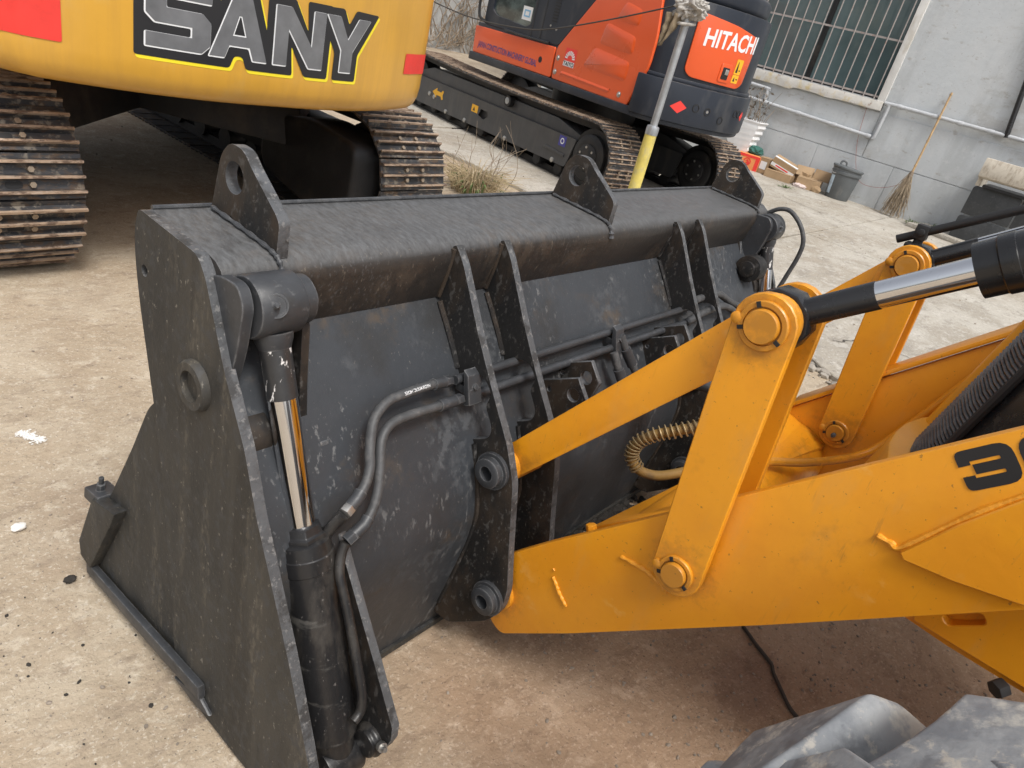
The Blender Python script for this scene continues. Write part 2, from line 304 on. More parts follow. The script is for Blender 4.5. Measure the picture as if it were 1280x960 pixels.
def rpoly(pts, r, n=4):
    """round the corners of a polygon; r one number or a list"""
    out = []; k = len(pts)
    for i in range(k):
        p = Vector(pts[i]).to_2d(); a = Vector(pts[i - 1]).to_2d(); b = Vector(pts[(i + 1) % k]).to_2d()
        rr = r[i] if isinstance(r, (list, tuple)) else r
        da = a - p; db = b - p; m = min(rr, da.length * .45, db.length * .45)
        if m < 1e-5: out.append(tuple(p)); continue
        s = p + da.normalized() * m; e = p + db.normalized() * m
        for j in range(n + 1):
            t = j / n; out.append(tuple((1 - t) ** 2 * s + 2 * t * (1 - t) * p + t * t * e))
    return out

def circ(c, r, n=20): return [(c[0] + r * math.cos(2 * PI * i / n), c[1] + r * math.sin(2 * PI * i / n)) for i in range(n)]

def offset_poly(pts, d):
    A = sum(pts[i][0] * pts[(i + 1) % len(pts)][1] - pts[(i + 1) % len(pts)][0] * pts[i][1] for i in range(len(pts)))
    sg = 1 if A > 0 else -1; out = []; k = len(pts)
    for i in range(k):
        p = Vector(pts[i]); a = (p - Vector(pts[i - 1])).normalized(); b = (Vector(pts[(i + 1) % k]) - p).normalized()
        na = Vector((a.y, -a.x)) * sg; nb = Vector((b.y, -b.x)) * sg
        h = (na + nb); l = h.length
        if l < .2: out.append(tuple(p + na * d)); continue
        h /= l; c = max(.55, h.dot(na)); out.append(tuple(p + h * (d / c)))
    return out

def plate(name, outer, holes, a, b, axis, mats, parent=None, bevel=.002, as_mesh=False):
    """a plate cut from an outline with holes, between a and b along an axis"""
    mk = {'x': lambda p, t: (t, p[0], p[1]), 'y': lambda p, t: (p[0], t, p[1]), 'z': lambda p, t: (p[0], p[1], t)}[axis]
    bm = bmesh.new(); es = []
    for loop in [outer] + list(holes):
        vs_ = [bm.verts.new(mk(p, a)) for p in loop]
        es += [bm.edges.new((vs_[i], vs_[(i + 1) % len(vs_)])) for i in range(len(vs_))]
    bmesh.ops.triangle_fill(bm, use_beauty=True, use_dissolve=False, edges=es)
    r = bmesh.ops.extrude_face_region(bm, geom=list(bm.faces))
    d = Vector(mk((0, 0), b - a))
    bmesh.ops.translate(bm, vec=d, verts=[v for v in r['geom'] if isinstance(v, bmesh.types.BMVert)])
    bmesh.ops.recalc_face_normals(bm, faces=bm.faces)
    if bevel:
        ee = [e for e in bm.edges if len(e.link_faces) == 2 and e.calc_face_angle(0) > R(60)]
        bmesh.ops.bevel(bm, geom=ee, offset=bevel, segments=1, affect='EDGES', clamp_overlap=True)
    if isinstance(mats, (list, tuple)):
        ax = 'xyz'.index(axis)
        for f in bm.faces: f.material_index = 0 if abs(f.normal[ax]) > .9 else 1
    me = bpy.data.meshes.new(name); bm.to_mesh(me); bm.free(); finish(me, mats)
    return me if as_mesh else link(name, me, parent)

def decal(name, loops, fn, mats, parent, step=.04, off=.0015, bm_in=None):
    """flat print laid on a surface: loops in (u, v); fn(u, v, off) gives the point"""
    bm = bm_in or bmesh.new()
    if bm_in is None:
        es = []
        for loop in loops:
            vs_ = [bm.verts.new((p[0], p[1], 0)) for p in loop]
            es += [bm.edges.new((vs_[i], vs_[(i + 1) % len(vs_)])) for i in range(len(vs_))]
        bmesh.ops.triangle_fill(bm, use_beauty=True, use_dissolve=False, edges=es)
    if step:
        xs = [v.co.x for v in bm.verts]; x = min(xs) + step
        while x < max(xs):
            bmesh.ops.bisect_plane(bm, geom=list(bm.verts) + list(bm.edges) + list(bm.faces), plane_co=(x, 0, 0), plane_no=(1, 0, 0)); x += step
    for v in bm.verts: v.co = Vector(fn(v.co.x, v.co.y, off))
    bmesh.ops.recalc_face_normals(bm, faces=bm.faces)
    me = bpy.data.meshes.new(name); bm.to_mesh(me); bm.free(); finish(me, mats, 60)
    return link(name, me, parent)

def text_bm(txt, size, sx=1., shear=0., offset=0., u=0., v=0., rot=0.):
    c = bpy.data.curves.new('lettering', 'FONT'); c.body = txt; c.size = size; c.shear = shear; c.offset = offset; c.fill_mode = 'FRONT'; c.resolution_u = 3
    o = bpy.data.objects.new('lettering', c); COL.objects.link(o)
    dg = bpy.context.evaluated_depsgraph_get(); me = bpy.data.meshes.new_from_object(o.evaluated_get(dg))
    bpy.data.objects.remove(o); bm = bmesh.new(); bm.from_mesh(me); bpy.data.meshes.remove(me)
    ca, sa = math.cos(rot), math.sin(rot)
    for p in bm.verts:
        x = p.co.x * sx; y = p.co.y; p.co = (u + x * ca - y * sa, v + x * sa + y * ca, 0)
    return bm

def thing(name, label, cat, loc=(0, 0, 0), rotz=0., group=None, world=True):
    o = bpy.data.objects.new(name, None); COL.objects.link(o); o.location = loc; o.rotation_euler = (0, 0, rotz); o.empty_display_size = .2
    o['label'] = label; o['category'] = cat
    if group: o['group'] = group
    if world: o['world_parts'] = 1
    bpy.context.view_layer.update(); return o
def tag(o, label, cat, group=None):
    o['label'] = label; o['category'] = cat
    if group: o['group'] = group
    return o
def struct(o): o['kind'] = 'structure'; return o
def stuff(o, label=None, cat=None):
    o['kind'] = 'stuff'
    if label: o['label'] = label; o['category'] = cat
    return o
#@@STRUCTURE
# ================================================================== ground, pavement, walls
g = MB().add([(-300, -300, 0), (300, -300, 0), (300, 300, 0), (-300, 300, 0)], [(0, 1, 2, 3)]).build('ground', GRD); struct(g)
edge = [(2.6, -6.), (3.3, -3.), (3.95, -.6), (4.22, .55), (4.50, 1.05), (4.75, 1.9), (5.28, 3.75), (5.52, 5.15), (5.75, 7.), (6.2, 10.), (6.9, 14.5)]
E2 = []
for a, b in zip(edge, edge[1:]):
    for k in range(14):
        t = k / 14; p = Vector(a).lerp(Vector(b), t); n_ = noise.noise(Vector((p.x * 3, p.y * 3, 1.))) * .05 + noise.noise(Vector((p.x * 14, p.y * 14, 4.))) * .025
        E2.append((p.x + n_, p.y))
# joints cut the pavement into cast slabs (joint lines run across and along the yard)
pv = thing('pavement', 'x', 'pavement', (8, 4, 0)); del pv['label'], pv['category']; struct(pv)
def slab(poly):
    o = MB().prism(poly, -.05, .035, 'z').build('concrete_slab', CONC, pv, bevel=.006, seg=1); return o
ycuts = [-6., -1.9, 2.35, 6.2, 10.1, 14.5]
xj = 8.35
for y0, y1 in zip(ycuts, ycuts[1:]):
    left = [p for p in E2 if y0 + .006 < p[1] < y1 - .006]
    slab([(xj - .007, y0 + .007), (xj - .007, y1 - .007)] + left[::-1])
    slab([(xj + .007, y0 + .007), (12.44, y0 + .007), (12.44, y1 - .007), (xj + .007, y1 - .007)])
# crack in the slab, a thin dark open seam
def crack(pts, wd, z, parent, name='crack'):
    P = []
    for a, b in zip(pts, pts[1:]):
        for k in range(9):
            p = Vector(a).lerp(Vector(b), k / 9); j = wd * 5
            P.append((p.x + random.uniform(-j, j), p.y + random.uniform(-j, j), z))
    V = []; F = []
    for i, p in enumerate(P):
        d = Vector(P[min(i + 1, len(P) - 1)]) - Vector(P[max(0, i - 1)]); n_ = Vector((-d.y, d.x, 0)).normalized() * wd * random.uniform(.4, 1.3)
        V += [tuple(Vector(p) + n_), tuple(Vector(p) - n_)]
    F = [(2 * i, 2 * i + 2, 2 * i + 3, 2 * i + 1) for i in range(len(P) - 1)]
    return MB().add(V, F).build(name, CABLE, parent)
crack([(4.95, .95), (5.35, .78), (5.9, .95), (6.6, .82), (7.2, 1.05)], .006, .039, pv)
crack([(5.3, .5), (5.35, .78)], .004, .039, pv)
crack([(9.2, .6), (9.9, 2.0), (10.4, 3.6)], .005, .039, pv)

bld = thing('building', 'grey plastered building with barred window and low panelled base', 'building', (12.45, 2, 0))
WX = 12.45
wb = MB()
def wq(y0, y1, z0, z1): wb.box((WX, y0, z0), (WX + .25, y1, z1))
wq(-14, 9.5, -.2, 1.345); wq(-14, 3.30, 1.345, 6.5); wq(5.72, 9.5, 1.345, 6.5); wq(3.30, 5.72, 3.3, 6.5); wq(3.30, 5.72, 1.345, 1.50)
wb.build('wall', WALLM, bld)
MB().box((WX + .25, -14, 0), (WX + 6, 9.5, 6.5)).build('building_core', WALLM, bld)
J = .007
def panel(y0, y1, z0, z1): MB().box((WX - .012, y0 + J, z0 + J), (WX + .004, y1 - J, z1 - J)).build('wall_panel', WALLM, bld, bevel=.003, seg=1)
ys = [2.68 + 1.19 * k for k in range(-8, 6)]
for a, b in zip(ys, ys[1:]): panel(a, b, 0, .68)
ys = [3.175 + 2.38 * k for k in range(-4, 3)]
for a, b in zip(ys, ys[1:]): panel(a, b, .68, 1.345)
# window: surround, sill, panes, mullion, bars
sur = MB().box((WX - .045, 3.19, 1.36), (WX + .02, 3.30, 3.42)).box((WX - .045, 5.72, 1.36), (WX + .02, 5.83, 3.42)).box((WX - .045, 3.30, 3.30), (WX + .02, 5.72, 3.42))
wf = sur.build('window', TRIMM, bld, bevel=.006)
n = 40; top = []; bot = []
for i in range(n + 1):
    y = 3.19 + (5.83 - 3.19) * i / n; bot.append((y, 1.36 - .035 * max(0, noise.noise(Vector((y * 3.1, 2., 0)))) - (.03 if y > 4.6 else 0.)))
MB().prism(bot + [(5.83, 1.485), (3.19, 1.485)], WX - .075, WX + .20, 'x').build('window_sill', SILLM, wf, bevel=.008)
gm = MB().box((WX + .16, 3.302, 1.487), (WX + .20, 3.36, 3.298)).box((WX + .16, 5.66, 1.487), (WX + .20, 5.718, 3.298)).box((WX + .16, 3.36, 1.487), (WX + .20, 5.66, 1.545)).box((WX + .16, 3.36, 3.24), (WX + .20, 5.66, 3.298)).box((WX + .15, 4.47, 1.545), (WX + .20, 4.55, 3.24))
gm.build('window_frame', DARK, wf, bevel=.004)
for a, b in ((3.36, 4.47), (4.55, 5.66)): MB().box((WX + .172, a, 1.545), (WX + .186, b, 3.24)).build('pane', GLASS, wf)
for i in range(15):
    y = 3.36 + i * .1645
    MB().cyl((WX - .02, y, 1.487), (WX - .02, y, 3.3), .0095, n=8).build('window_bar', BARM, wf)
for z in (1.535, 2.30, 3.05):
    MB().box((WX - .012, 3.302, z - .013), (WX - .004, 5.718, z + .013)).build('window_rail', BARM, wf)
# wall-side services
pp = thing('conduit_pipe', 'grey plastic pipe stepping along the building wall', 'pipe', (WX - .06, 3, 1))
PX = WX - .055
MB().tube([(PX, 5.9, 1.27), (PX, 5.0, 1.245), (PX, 4.965, 1.23), (PX, 4.96, 1.2), (PX, 4.955, 1.06)], .027, 12, smooth=3).tube([(PX, 5.3, 1.045), (PX, 4.95, 1.04), (PX, 3.16, .988)], .027, 12, smooth=0).tube([(PX, 3.14, .975), (PX, 3.115, 1.02), (PX, 3.10, 1.43), (PX, 3.09, 1.465), (PX, 3.05, 1.48), (PX, 1.53, 1.473), (PX, 0.2, 1.46)], .027, 12, smooth=3).build('pipe_run', PVC, pp)
for (y, z) in ((4.93, 1.04), (4.35, 1.022), (3.75, 1.005), (3.2, .99), (2.95, 1.48), (2.45, 1.477), (2.1, 1.475), (1.7, 1.473)):
    MB().cyl((PX, y - .035, z), (PX, y + .035, z), .033, n=14).build('pipe_coupling', PVC, pp, bevel=.003)
tag(MB().tube([(PX, 1.495, 1.45), (PX, 1.52, 1.62), (PX, 1.60, 2.2), (PX, 1.9, 4.2)], .035, 12, smooth=0).build('drain_pipe', BLACKP), 'black pipe rising up the wall from the grey pipe', 'pipe')
tag(MB().tube([(WX - .03, 3.4, 1.36), (WX - .035, 3.33, .9), (WX - .04, 3.17, .5), (WX - .05, 3.0, .33), (WX - .06, 2.7, .36), (WX - .08, 2.45, .5)], .003, 6).build('thin_wire', mat('red_wire', (.30, .10, .08), .6)), 'thin red wire hanging in a loop below the barred window', 'wire')
# boundary wall at the back of the yard
bw = thing('boundary_wall', 'old pale boundary wall with bare vines behind the orange excavator', 'wall', (14, 15, 0))
MB().box((4, 15, 0), (30, 15.3, 3.4)).build('wall_slab', WALLB, bw)
MB().box((3.95, 14.95, 3.4), (30, 15.35, 3.52)).build('coping', WALLB, bw)
#@@OBJECTS
# ================================================================== backhoe loader (bucket, arms, links, nose, wheels)
ld = thing('backhoe_loader', 'yellow backhoe loader with its black loader bucket lowered to the ground', 'loader', (1.7, -.5, 0))
prof = [(0.997, .862), (.950, .803), (.905, .745), (.868, .690), (.835, .635), (.807, .590), (.785, .545), (.768, .502), (.757, .46), (.751, .43), (.750, .40), (.751, .365), (.755, .33), (.765, .27), (.788, .144), (.811, .02)]
sh = MB(); n = len(prof); inn = [(y + .016, z) for y, z in prof]
sh.prism(prof + inn[::-1], .60, 2.905, 'x')
bk = sh.build('bucket', BLK, ld)
bk['label'] = 'black scuffed loader bucket resting on the ground'
W0, W1 = .575, 2.925
beam = [(1.208, 1.007), (1.03, .999), (1.0, .994), (.983, .984), (.974, .969), (.974, .95), (.985, .905), (.995, .862), (1.012, .868), (1.19, .985)]
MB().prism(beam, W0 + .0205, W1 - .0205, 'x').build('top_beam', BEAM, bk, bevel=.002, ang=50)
MB().tube([(.597, 1.205, 1.010), (1.2, 1.206, 1.011), (2.0, 1.206, 1.011), (2.90, 1.205, 1.010)], .0045, 8).build('weld_bead', GREYB, bk)
MB().prism([(.80, .016), (.80, .034), (1.40, .034), (1.475, .020), (1.475, .016)], W0 + .021, W1 - .021, 'x').build('bucket_floor', BLKD, bk)
# side plates: the upper plate and the clam side in front of it
side = rpoly([(1.208, 1.009), (1.016, 1.0), (.991, .972), (.921, .835), (.853, .731), (.804, .624), (.681, .406), (.603, .248), (.545, .12), (.60, .022), (.80, .012), (1.03, .012), (1.10, .45), (1.146, .653), (1.200, .832), (1.216, .904), (1.222, .965)], [.012, .02, .02, .01, .01, .01, .01, .01, .05, .05, .02, .01, .01, .02, .03, .03, .02])
clam = rpoly([(1.02, .008), (1.30, .008), (1.465, .022), (1.505, .06), (1.353, .290), (1.244, .494), (1.180, .625), (1.146, .662), (1.09, .60), (1.0, .3)], [.01, .02, .02, .02, .02, .02, .03, .02, .02, .02])
for s in (0, 1):
    x = W0 if s == 0 else W1 - .02
    lp = plate('side_plate', side, [circ((1.185, .905), .011, 10)], x, x + .02, 'x', [BLKD, RIMM], bk, .0025)
    xc = x + .006 if s == 0 else x - .002
    plate('clam_side', clam, [], xc, xc + .016, 'x', [BLKD, RIMM], bk, .0025)
    o = -1 if s == 0 else 1; xo = W0 if s == 0 else W1
    MB().lathe((xo + o * -.004, 1.003, .772), (o, 0, 0), [(0, .046), (.012, .046), (.018, .042), (.018, .028), (.006, .028), (.006, .004)], 28).build('pivot_boss', BLKD, bk)
    # wear bar along the lower edge, and the corner tooth
    wbv = [(1.43, .050), (1.20, .072), (1.06, .088), (.92, .102), (.914, .068), (1.06, .050), (1.20, .036), (1.43, .016)]
    MB().prism([(y, z + .006) for y, z in wbv], xo, xo + o * .018, 'x').build('wear_bar', GREYB, bk, bevel=.006)
    MB().prism([(.93, .070), (.885, .048), (.935, .028), (1.03, .03)], xo, xo + o * .010, 'x').build('wear_tip', GREYB, bk, bevel=.004)
    t = MB().prism([(1.400, .060), (1.448, .066), (1.455, .108), (1.376, .287), (1.266, .317), (1.285, .275)], xo - o * .010, xo + o * .022, 'x').build('corner_tooth', BLKD, bk, bevel=.006)
    MB().prism([(1.35, .262), (1.43, .252), (1.425, .284), (1.36, .296)], xo - o * .035, xo + o * .016, 'x').cyl((xo - o * .005, 1.392, .285), (xo - o * .005, 1.388, .310), .010, n=6).cyl((xo - o * .005, 1.388, .310), (xo - o * .005, 1.386, .328), .006, n=8).build('tooth_bolt', GREYB, bk, bevel=.004)
# inner cheeks that carry the clam rams
cheek = [(.99, .87), (.944, .775), (.872, .665), (.805, .57), (.752, .488), (.627, .322), (.551, .217)] + [(.548 + .0, .185), (.556, .155), (.580, .125), (.61, .11)] + [(.66, .10), (.80, .10), (.79, .144), (.77, .27), (.758, .33), (.755, .40), (.762, .46), (.79, .545), (.84, .635), (.91, .745), (1.0, .862)]
for x in (.737, 2.745): plate('inner_cheek', cheek, [circ((.868, .678), .008, 8)] if x < 1 else [], x, x + .018, 'x', [RIBM, RIMM], bk, .002)
# ribs and arm brackets, one pair at each arm
rib = rpoly([(.974, .990), (.947, .963), (.864, .833), (.799, .741), (.719, .635), (.678, .557), (.642, .405), (.613, .295), (.614, .235), (.640, .18), (.75, .08), (.80, .08), (.795, .144), (.772, .27), (.762, .33), (.757, .40), (.764, .46), (.792, .545), (.815, .595), (.772, .622), (.768, .648), (.80, .69), (.792, .722), (.822, .752), (.862, .742), (.888, .712), (.912, .745), (1.0, .862), (1.0, .97)],
            [.006] + [.02] * 8 + [.04, .05, .01] + [.01] * 6 + [.005, .02, .02, .01, .01, .02, .02, .005, .01, .01, .01], 3)
rib_me = plate('rib', rib, [circ((.735, .56), .02, 14), circ((.655, .245), .02, 14)], 0, .02, 'x', [RIBM, RIMM], None, .002, True)
for x in (1.12, 1.275, 2.11, 2.262):
    r_ = link('rib', rib_me, bk); r_.matrix_parent_inverse = Matrix(); r_.parent = bk; r_.matrix_parent_inverse = Matrix.Translation((0, 0, 0)); r_.location = (x, 0, 0)
    for (y, z) in ((.735, .56), (.655, .245)):
        for sx, x0 in ((-1, x), (1, x + .02)):
            if (x < 1.2 or 2. < x < 2.2) == (sx < 0):
                MB().lathe((x0 - sx * .002, y, z), (sx, 0, 0), [(0, .043), (.012, .043), (.012, .034), (.028, .034), (.03, .031), (.03, .017), (-.05, .017)], 24).build('pin_boss', GREYB, bk)
    pts = [(x - .004, y - .004, z) for y, z in prof[2:]] if x < 1.2 or x > 2.2 else [(x - .004, y - .004, z) for y, z in prof[1:]]
    MB().tube([(x - .003, .975, .98), (x - .003, .98, .93), (x - .003, .992, .866)], .006, 6).tube([(x - .003, .986, .856), (x - .003, .93, .785), (x - .003, .897, .735)], .006, 6).tube([(x - .003, .802, .59), (x - .003, .757, .47), (x - .003, .748, .40), (x - .003, .765, .26), (x - .003, .79, .12)], .006, 6).build('weld_bead', RIBM, bk)
# lifting lugs
lug = rpoly([(1.200, .99), (1.195, 1.02), (1.175, 1.112), (1.150, 1.139), (1.108, 1.138), (1.082, 1.116), (1.002, 1.062), (.992, 1.050), (.992, .985), (1.05, .985)], [0, .01, .05, .03, .03, .05, .02, .012, .008, 0], 5)
lug_me = plate('lifting_lug', lug, [circ((1.130, 1.084), .028, 24), circ((1.135, 1.006), .009, 10)], 0, .022, 'x', [RIBM, RIMM], None, .003, True)
for x in (.70, 1.735, 2.79):
    o = link('lifting_lug', lug_me, bk); o.location = (x, 0, 0)
    MB().tube([(x - .002, 1.19, 1.012), (x - .002, 1.10, 1.008), (x - .002, 1.01, 1.002), (x, .982, .99), (x + .004, .972, .96)], lambda t: .0042 + .004 * (t > .85) + .0012 * math.sin(t * 60), 8, smooth=10).build('weld_bead', GREYB, bk)

# clam ram, near end and far end
def ram(x, far):
    p0 = Vector((x, .940, .938)); p1 = Vector((x + (.030 if not far else -.030), .632, .085)); d = (p1 - p0).normalized(); Ln = (p1 - p0).length
    def at(t): return p0 + d * t
    c = MB().lathe(at(.420), d, [(0, .038), (.004, .047), (.028, .049), (.030, .051), (.058, .051), (.060, .049), (.42, .049), (.425, .043), (.47, .038)], 32).build('bucket_cylinder', CYLB, ld)
    c['label'] = 'black hydraulic ram at the near end of the bucket' if not far else 'black hydraulic ram at the far end of the bucket'
    MB().lathe(at(.393), d, [(0, .026), (.002, .036), (.018, .038), (.020, .043), (.032, .043)], 6).build('gland_nut', CYLB, c, bevel=.003)
    MB().cyl(at(.05), at(.160), .0262, n=28).build('rod_end', CHIP, c)
    MB().cyl(at(.158), at(.41), .0252, n=32).build('rod', CHROME, c)
    MB().lathe((x - .043, p0.y, p0.z), (1, 0, 0), [(0, .030), (0, .050), (.004, .053), (.082, .053), (.086, .050), (.086, .030)], 36).build('rod_eye', GREYB, c)
    MB().lathe(at(.046), d, [(0, .034), (.012, .032), (.022, .0285), (.028, .0265)], 24).build('eye_neck', GREYB, c)
    MB().lathe((x - .062, p0.y, p0.z), (1, 0, 0), [(0, .026), (.142, .026)], 24).build('pin', GREYB, c, bevel=.003)
    MB().lathe((x + .046, p0.y, p0.z + .001), (1, 0, 0), [(0, .042), (.020, .042), (.024, .037)], 28).build('pin_collar', GREYB, c)
    nd = Vector((-.35, -.86, .36)).normalized(); q = Vector((x - .0, p0.y, p0.z)) + nd * .0485
    MB().lathe(q, nd, [(0, .021), (.0065, .020), (.0065, .0165), (.0055, .016), (.0055, .006), (.011, .006), (.013, .004), (.017, .004), (.019, .002)], 20).build('grease_nipple', GREYB, c)
    # ear plates that hold the eye under the beam
    ear = rpoly([(.905, .955), (.925, .985), (.99, .98), (1.05, .93), (1.02, .80), (.985, .70), (.955, .66), (.945, .76), (.915, .87)], .03, 4)
    plate('ear_plate', ear, [], x - .068, x - .048, 'x', GREYB, c, .004)
    ear2 = rpoly([(.915, .90), (.935, .93), (.99, .93), (1.0, .86), (.95, .76), (.90, .705), (.893, .72), (.905, .80)], .01, 3)
    plate('ear_plate', ear2, [], x + .052, x + .068, 'x', RIBM, c, .004)
    MB().lathe((x - .060, .93, .70), (1, 0, 0), [(0, .055), (.05, .055)], 24).build('pivot_tube', RIBM, c, bevel=.004)
    # bottom eye
    MB().lathe((p1.x - .04, p1.y, p1.z), (1, 0, 0), [(0, .045), (.08, .045)], 26).build('base_eye', CYLB, c, bevel=.004)
    MB().lathe((p1.x + .03, p1.y - .035, p1.z + .055), (1, 0, 0), [(0, .030), (.008, .030), (.012, .036), (.03, .036)], 24).build('base_boss', CYLB, c, bevel=.003)
    MB().lathe((p1.x + .04, p1.y - .07, p1.z + .08), (-.2, -.8, .4), [(0, .010), (.01, .010), (.01, .006), (.02, .005)], 10).build('grease_nipple', STEEL, c)
    return c
r1 = ram(.657, False); r2 = ram(2.843, True)
# feed pipe of the near ram, down its back to the base port
MB().tube([(.722, .742, .545), (.712, .737, .52), (.703, .722, .49), (.703, .690, .435), (.703, .634, .325), (.703, .612, .275), (.697, .604, .245), (.680, .60, .235)], .0095, 10).build('feed_pipe', CYLB, r1)
MB().tube([(.722, .757, .598), (.712, .766, .575), (.700, .775, .548), (.688, .785, .52)], .011, 10).build('feed_pipe', CYLB, r1)
MB().tube([(2.86, .97, .985), (2.86, .93, 1.015), (2.855, .885, 1.02), (2.85, .83, .985), (2.85, .797, .935), (2.85, .792, .88), (2.845, .80, .81), (2.84, .81, .74)], .0085, 10).build('ram_hose', RUBH, r2)
# steel pipes along the back of the bucket, with clamps and hoses
pz = [((.862, .733), 'u'), ((.839, .697), 'l')]
MB().tube([(1.075, .862, .733), (2.20, .864, .735)], .0105, 12, smooth=0).build('steel_pipe', GREYB, bk)
MB().tube([(1.095, .839, .697), (2.20, .840, .698)], .0105, 12, smooth=0).build('steel_pipe', GREYB, bk)
h1 = [(1.03, .853, .744), (.985, .849, .75), (.93, .847, .75), (.870, .845, .745), (.829, .832, .722), (.806, .806, .682), (.798, .790, .655), (.780, .775, .632), (.757, .766, .614)]
h2 = [(1.05, .829, .706), (.985, .825, .711), (.92, .825, .712), (.868, .823, .708), (.836, .810, .688), (.820, .786, .648), (.806, .767, .614), (.785, .751, .587), (.762, .742, .568)]
for h, (fx, fy, fz) in ((h1, (.722, .757, .598)), (h2, (.722, .742, .545))):
    MB().tube(h, .0098, 12).build('hose', RUBH, bk)
    a = Vector(h[-1]); b = Vector((fx, fy, fz)); m_ = a.lerp(b, .55)
    MB().tube([Vector(h[-2]).lerp(a, .55), a, m_], .0122, 12, smooth=0).build('hose_ferrule', GREYB, bk)
    MB().cyl(m_, a.lerp(b, .95), .0132, n=6).build('hose_nut', STEEL if h is h1 else GREYB, bk, bevel=.0015)
    s0 = Vector(h[0]); s1 = Vector((s0.x + .045, .862 if h is h1 else .839, .733 if h is h1 else .697))
    MB().tube([Vector(h[1]).lerp(s0, .2), s0], .0124, 12, smooth=0).build('hose_ferrule', GREYB, bk)
    MB().cyl(s0, s0.lerp(s1, .5), .0132, n=6).build('hose_nut', GREYB, bk, bevel=.0015)
HP_ = catmull([Vector(p) for p in h1], 12); HC = [0.]
for p, q in zip(HP_, HP_[1:]): HC.append(HC[-1] + (q - p).length)
def onhose(u, v, off):
    u = max(0, min(HC[-1] - 1e-4, u + .055)); i = max(k for k in range(len(HC)) if HC[k] <= u); p, q = HP_[i], HP_[i + 1]
    d = (q - p).normalized(); n0 = Vector((-.62, -.62, .48)); n0 = (n0 - d * n0.dot(d)).normalized(); b_ = d.cross(n0); a = (v - .003) / .0098
    return p.lerp(q, (u - HC[i]) / (HC[i + 1] - HC[i])) + (n0 * math.cos(a) + b_ * math.sin(a)) * (.0098 + off)
decal('hose_lettering', None, onhose, SILW, bk, step=.004, off=.0007, bm_in=text_bm('HYDRAULIC HOSE', .0088, .95, offset=.0001))
for x in (1.105, 1.70):
    MB().box((x - .016, .826, .705), (x + .016, .868, .722)).prism([(.838, .752), (.853, .760), (.832, .682), (.816, .690)], x - .02, x + .02, 'x').cyl((x, .836, .722), (x, .824, .728), .008, n=6).build('pipe_clamp', GREYB, bk, bevel=.002)
for pth in ([(1.705, .833, .735), (1.72, .815, .70), (1.745, .79, .655), (1.775, .765, .61), (1.81, .735, .56)], [(1.66, .815, .70), (1.668, .79, .66), (1.685, .77, .62), (1.71, .745, .57)]):
    MB().tube(pth, .0115, 10).build('hose', RUBH, bk)
    MB().tube([pth[1], pth[2]], .0155, 10, smooth=0).build('hose_ferrule', GREYB, bk)
MB().tube([(2.13, .868, .738), (2.22, .87, .75), (2.36, .86, .76), (2.47, .84, .72), (2.58, .82, .69), (2.75, .80, .66)], .0125, 10).build('hose', RUBH, bk)
MB().tube([(2.13, .838, .698), (2.25, .835, .72), (2.40, .83, .72), (2.55, .80, .66), (2.75, .775, .60)], .0125, 10).build('hose', RUBH, bk)
MB().lathe((2.68, .90, .80), (1, 0, 0), [(0, .05), (.07, .05)], 24).lathe((2.665, .90, .80), (1, 0, 0), [(0, .03), (.04, .03)], 20).build('stop_boss', RIBM, bk, bevel=.003)
# small bracket ears on the back
for x, y, z in ((1.40, .86, .645), (1.475, .88, .665), (1.90, .87, .66), (1.98, .885, .675)):
    br = [(y + .02, z - .002), (y - .105, z + .070), (y - .145, z + .025), (y - .115, z - .11), (y - .06, z - .16)]
    plate('bracket_ear', br, [circ((y - .105, z + .022), .017, 14), circ((y - .035, z + .002), .006, 8)], x, x + .014, 'x', [RIBM, RIMM], bk, .0015)

# ------------------------------------------------------------------ loader arms
ARMX = (1.155, 2.145)
arm = rpoly([(.700, .30), (.654, .361), (.569, .458), (.479, .553), (.34, .702), (.256, .792), (-.05, 1.117), (-.55, 1.62), (-1.0, 1.80), (-1.0, 1.50), (-.66, 1.345), (-.17, .879), (.11, .605), (.455, .278), (.617, .135), (.653, .149), (.70, .20)], [.04, .03, .05, .05, .05, .05, .02, .1, .02, .02, .1, .02, .02, .02, .02, .015, .04])
def cap(p, q, r, r2=None, n=10):
    p = Vector(p); q = Vector(q); r2 = r2 or r; a = math.atan2(*(q - p).yx); out = []
    for i in range(n + 1): t = a + PI / 2 + PI * i / n; out.append((p.x + r * math.cos(t), p.y + r * math.sin(t)))
    for i in range(n + 1): t = a - PI / 2 + PI * i / n; out.append((q.x + r2 * math.cos(t), q.y + r2 * math.sin(t)))
    return out
LP, TP, HP = (.288, .605), (.320, 1.104), (.735, .56)
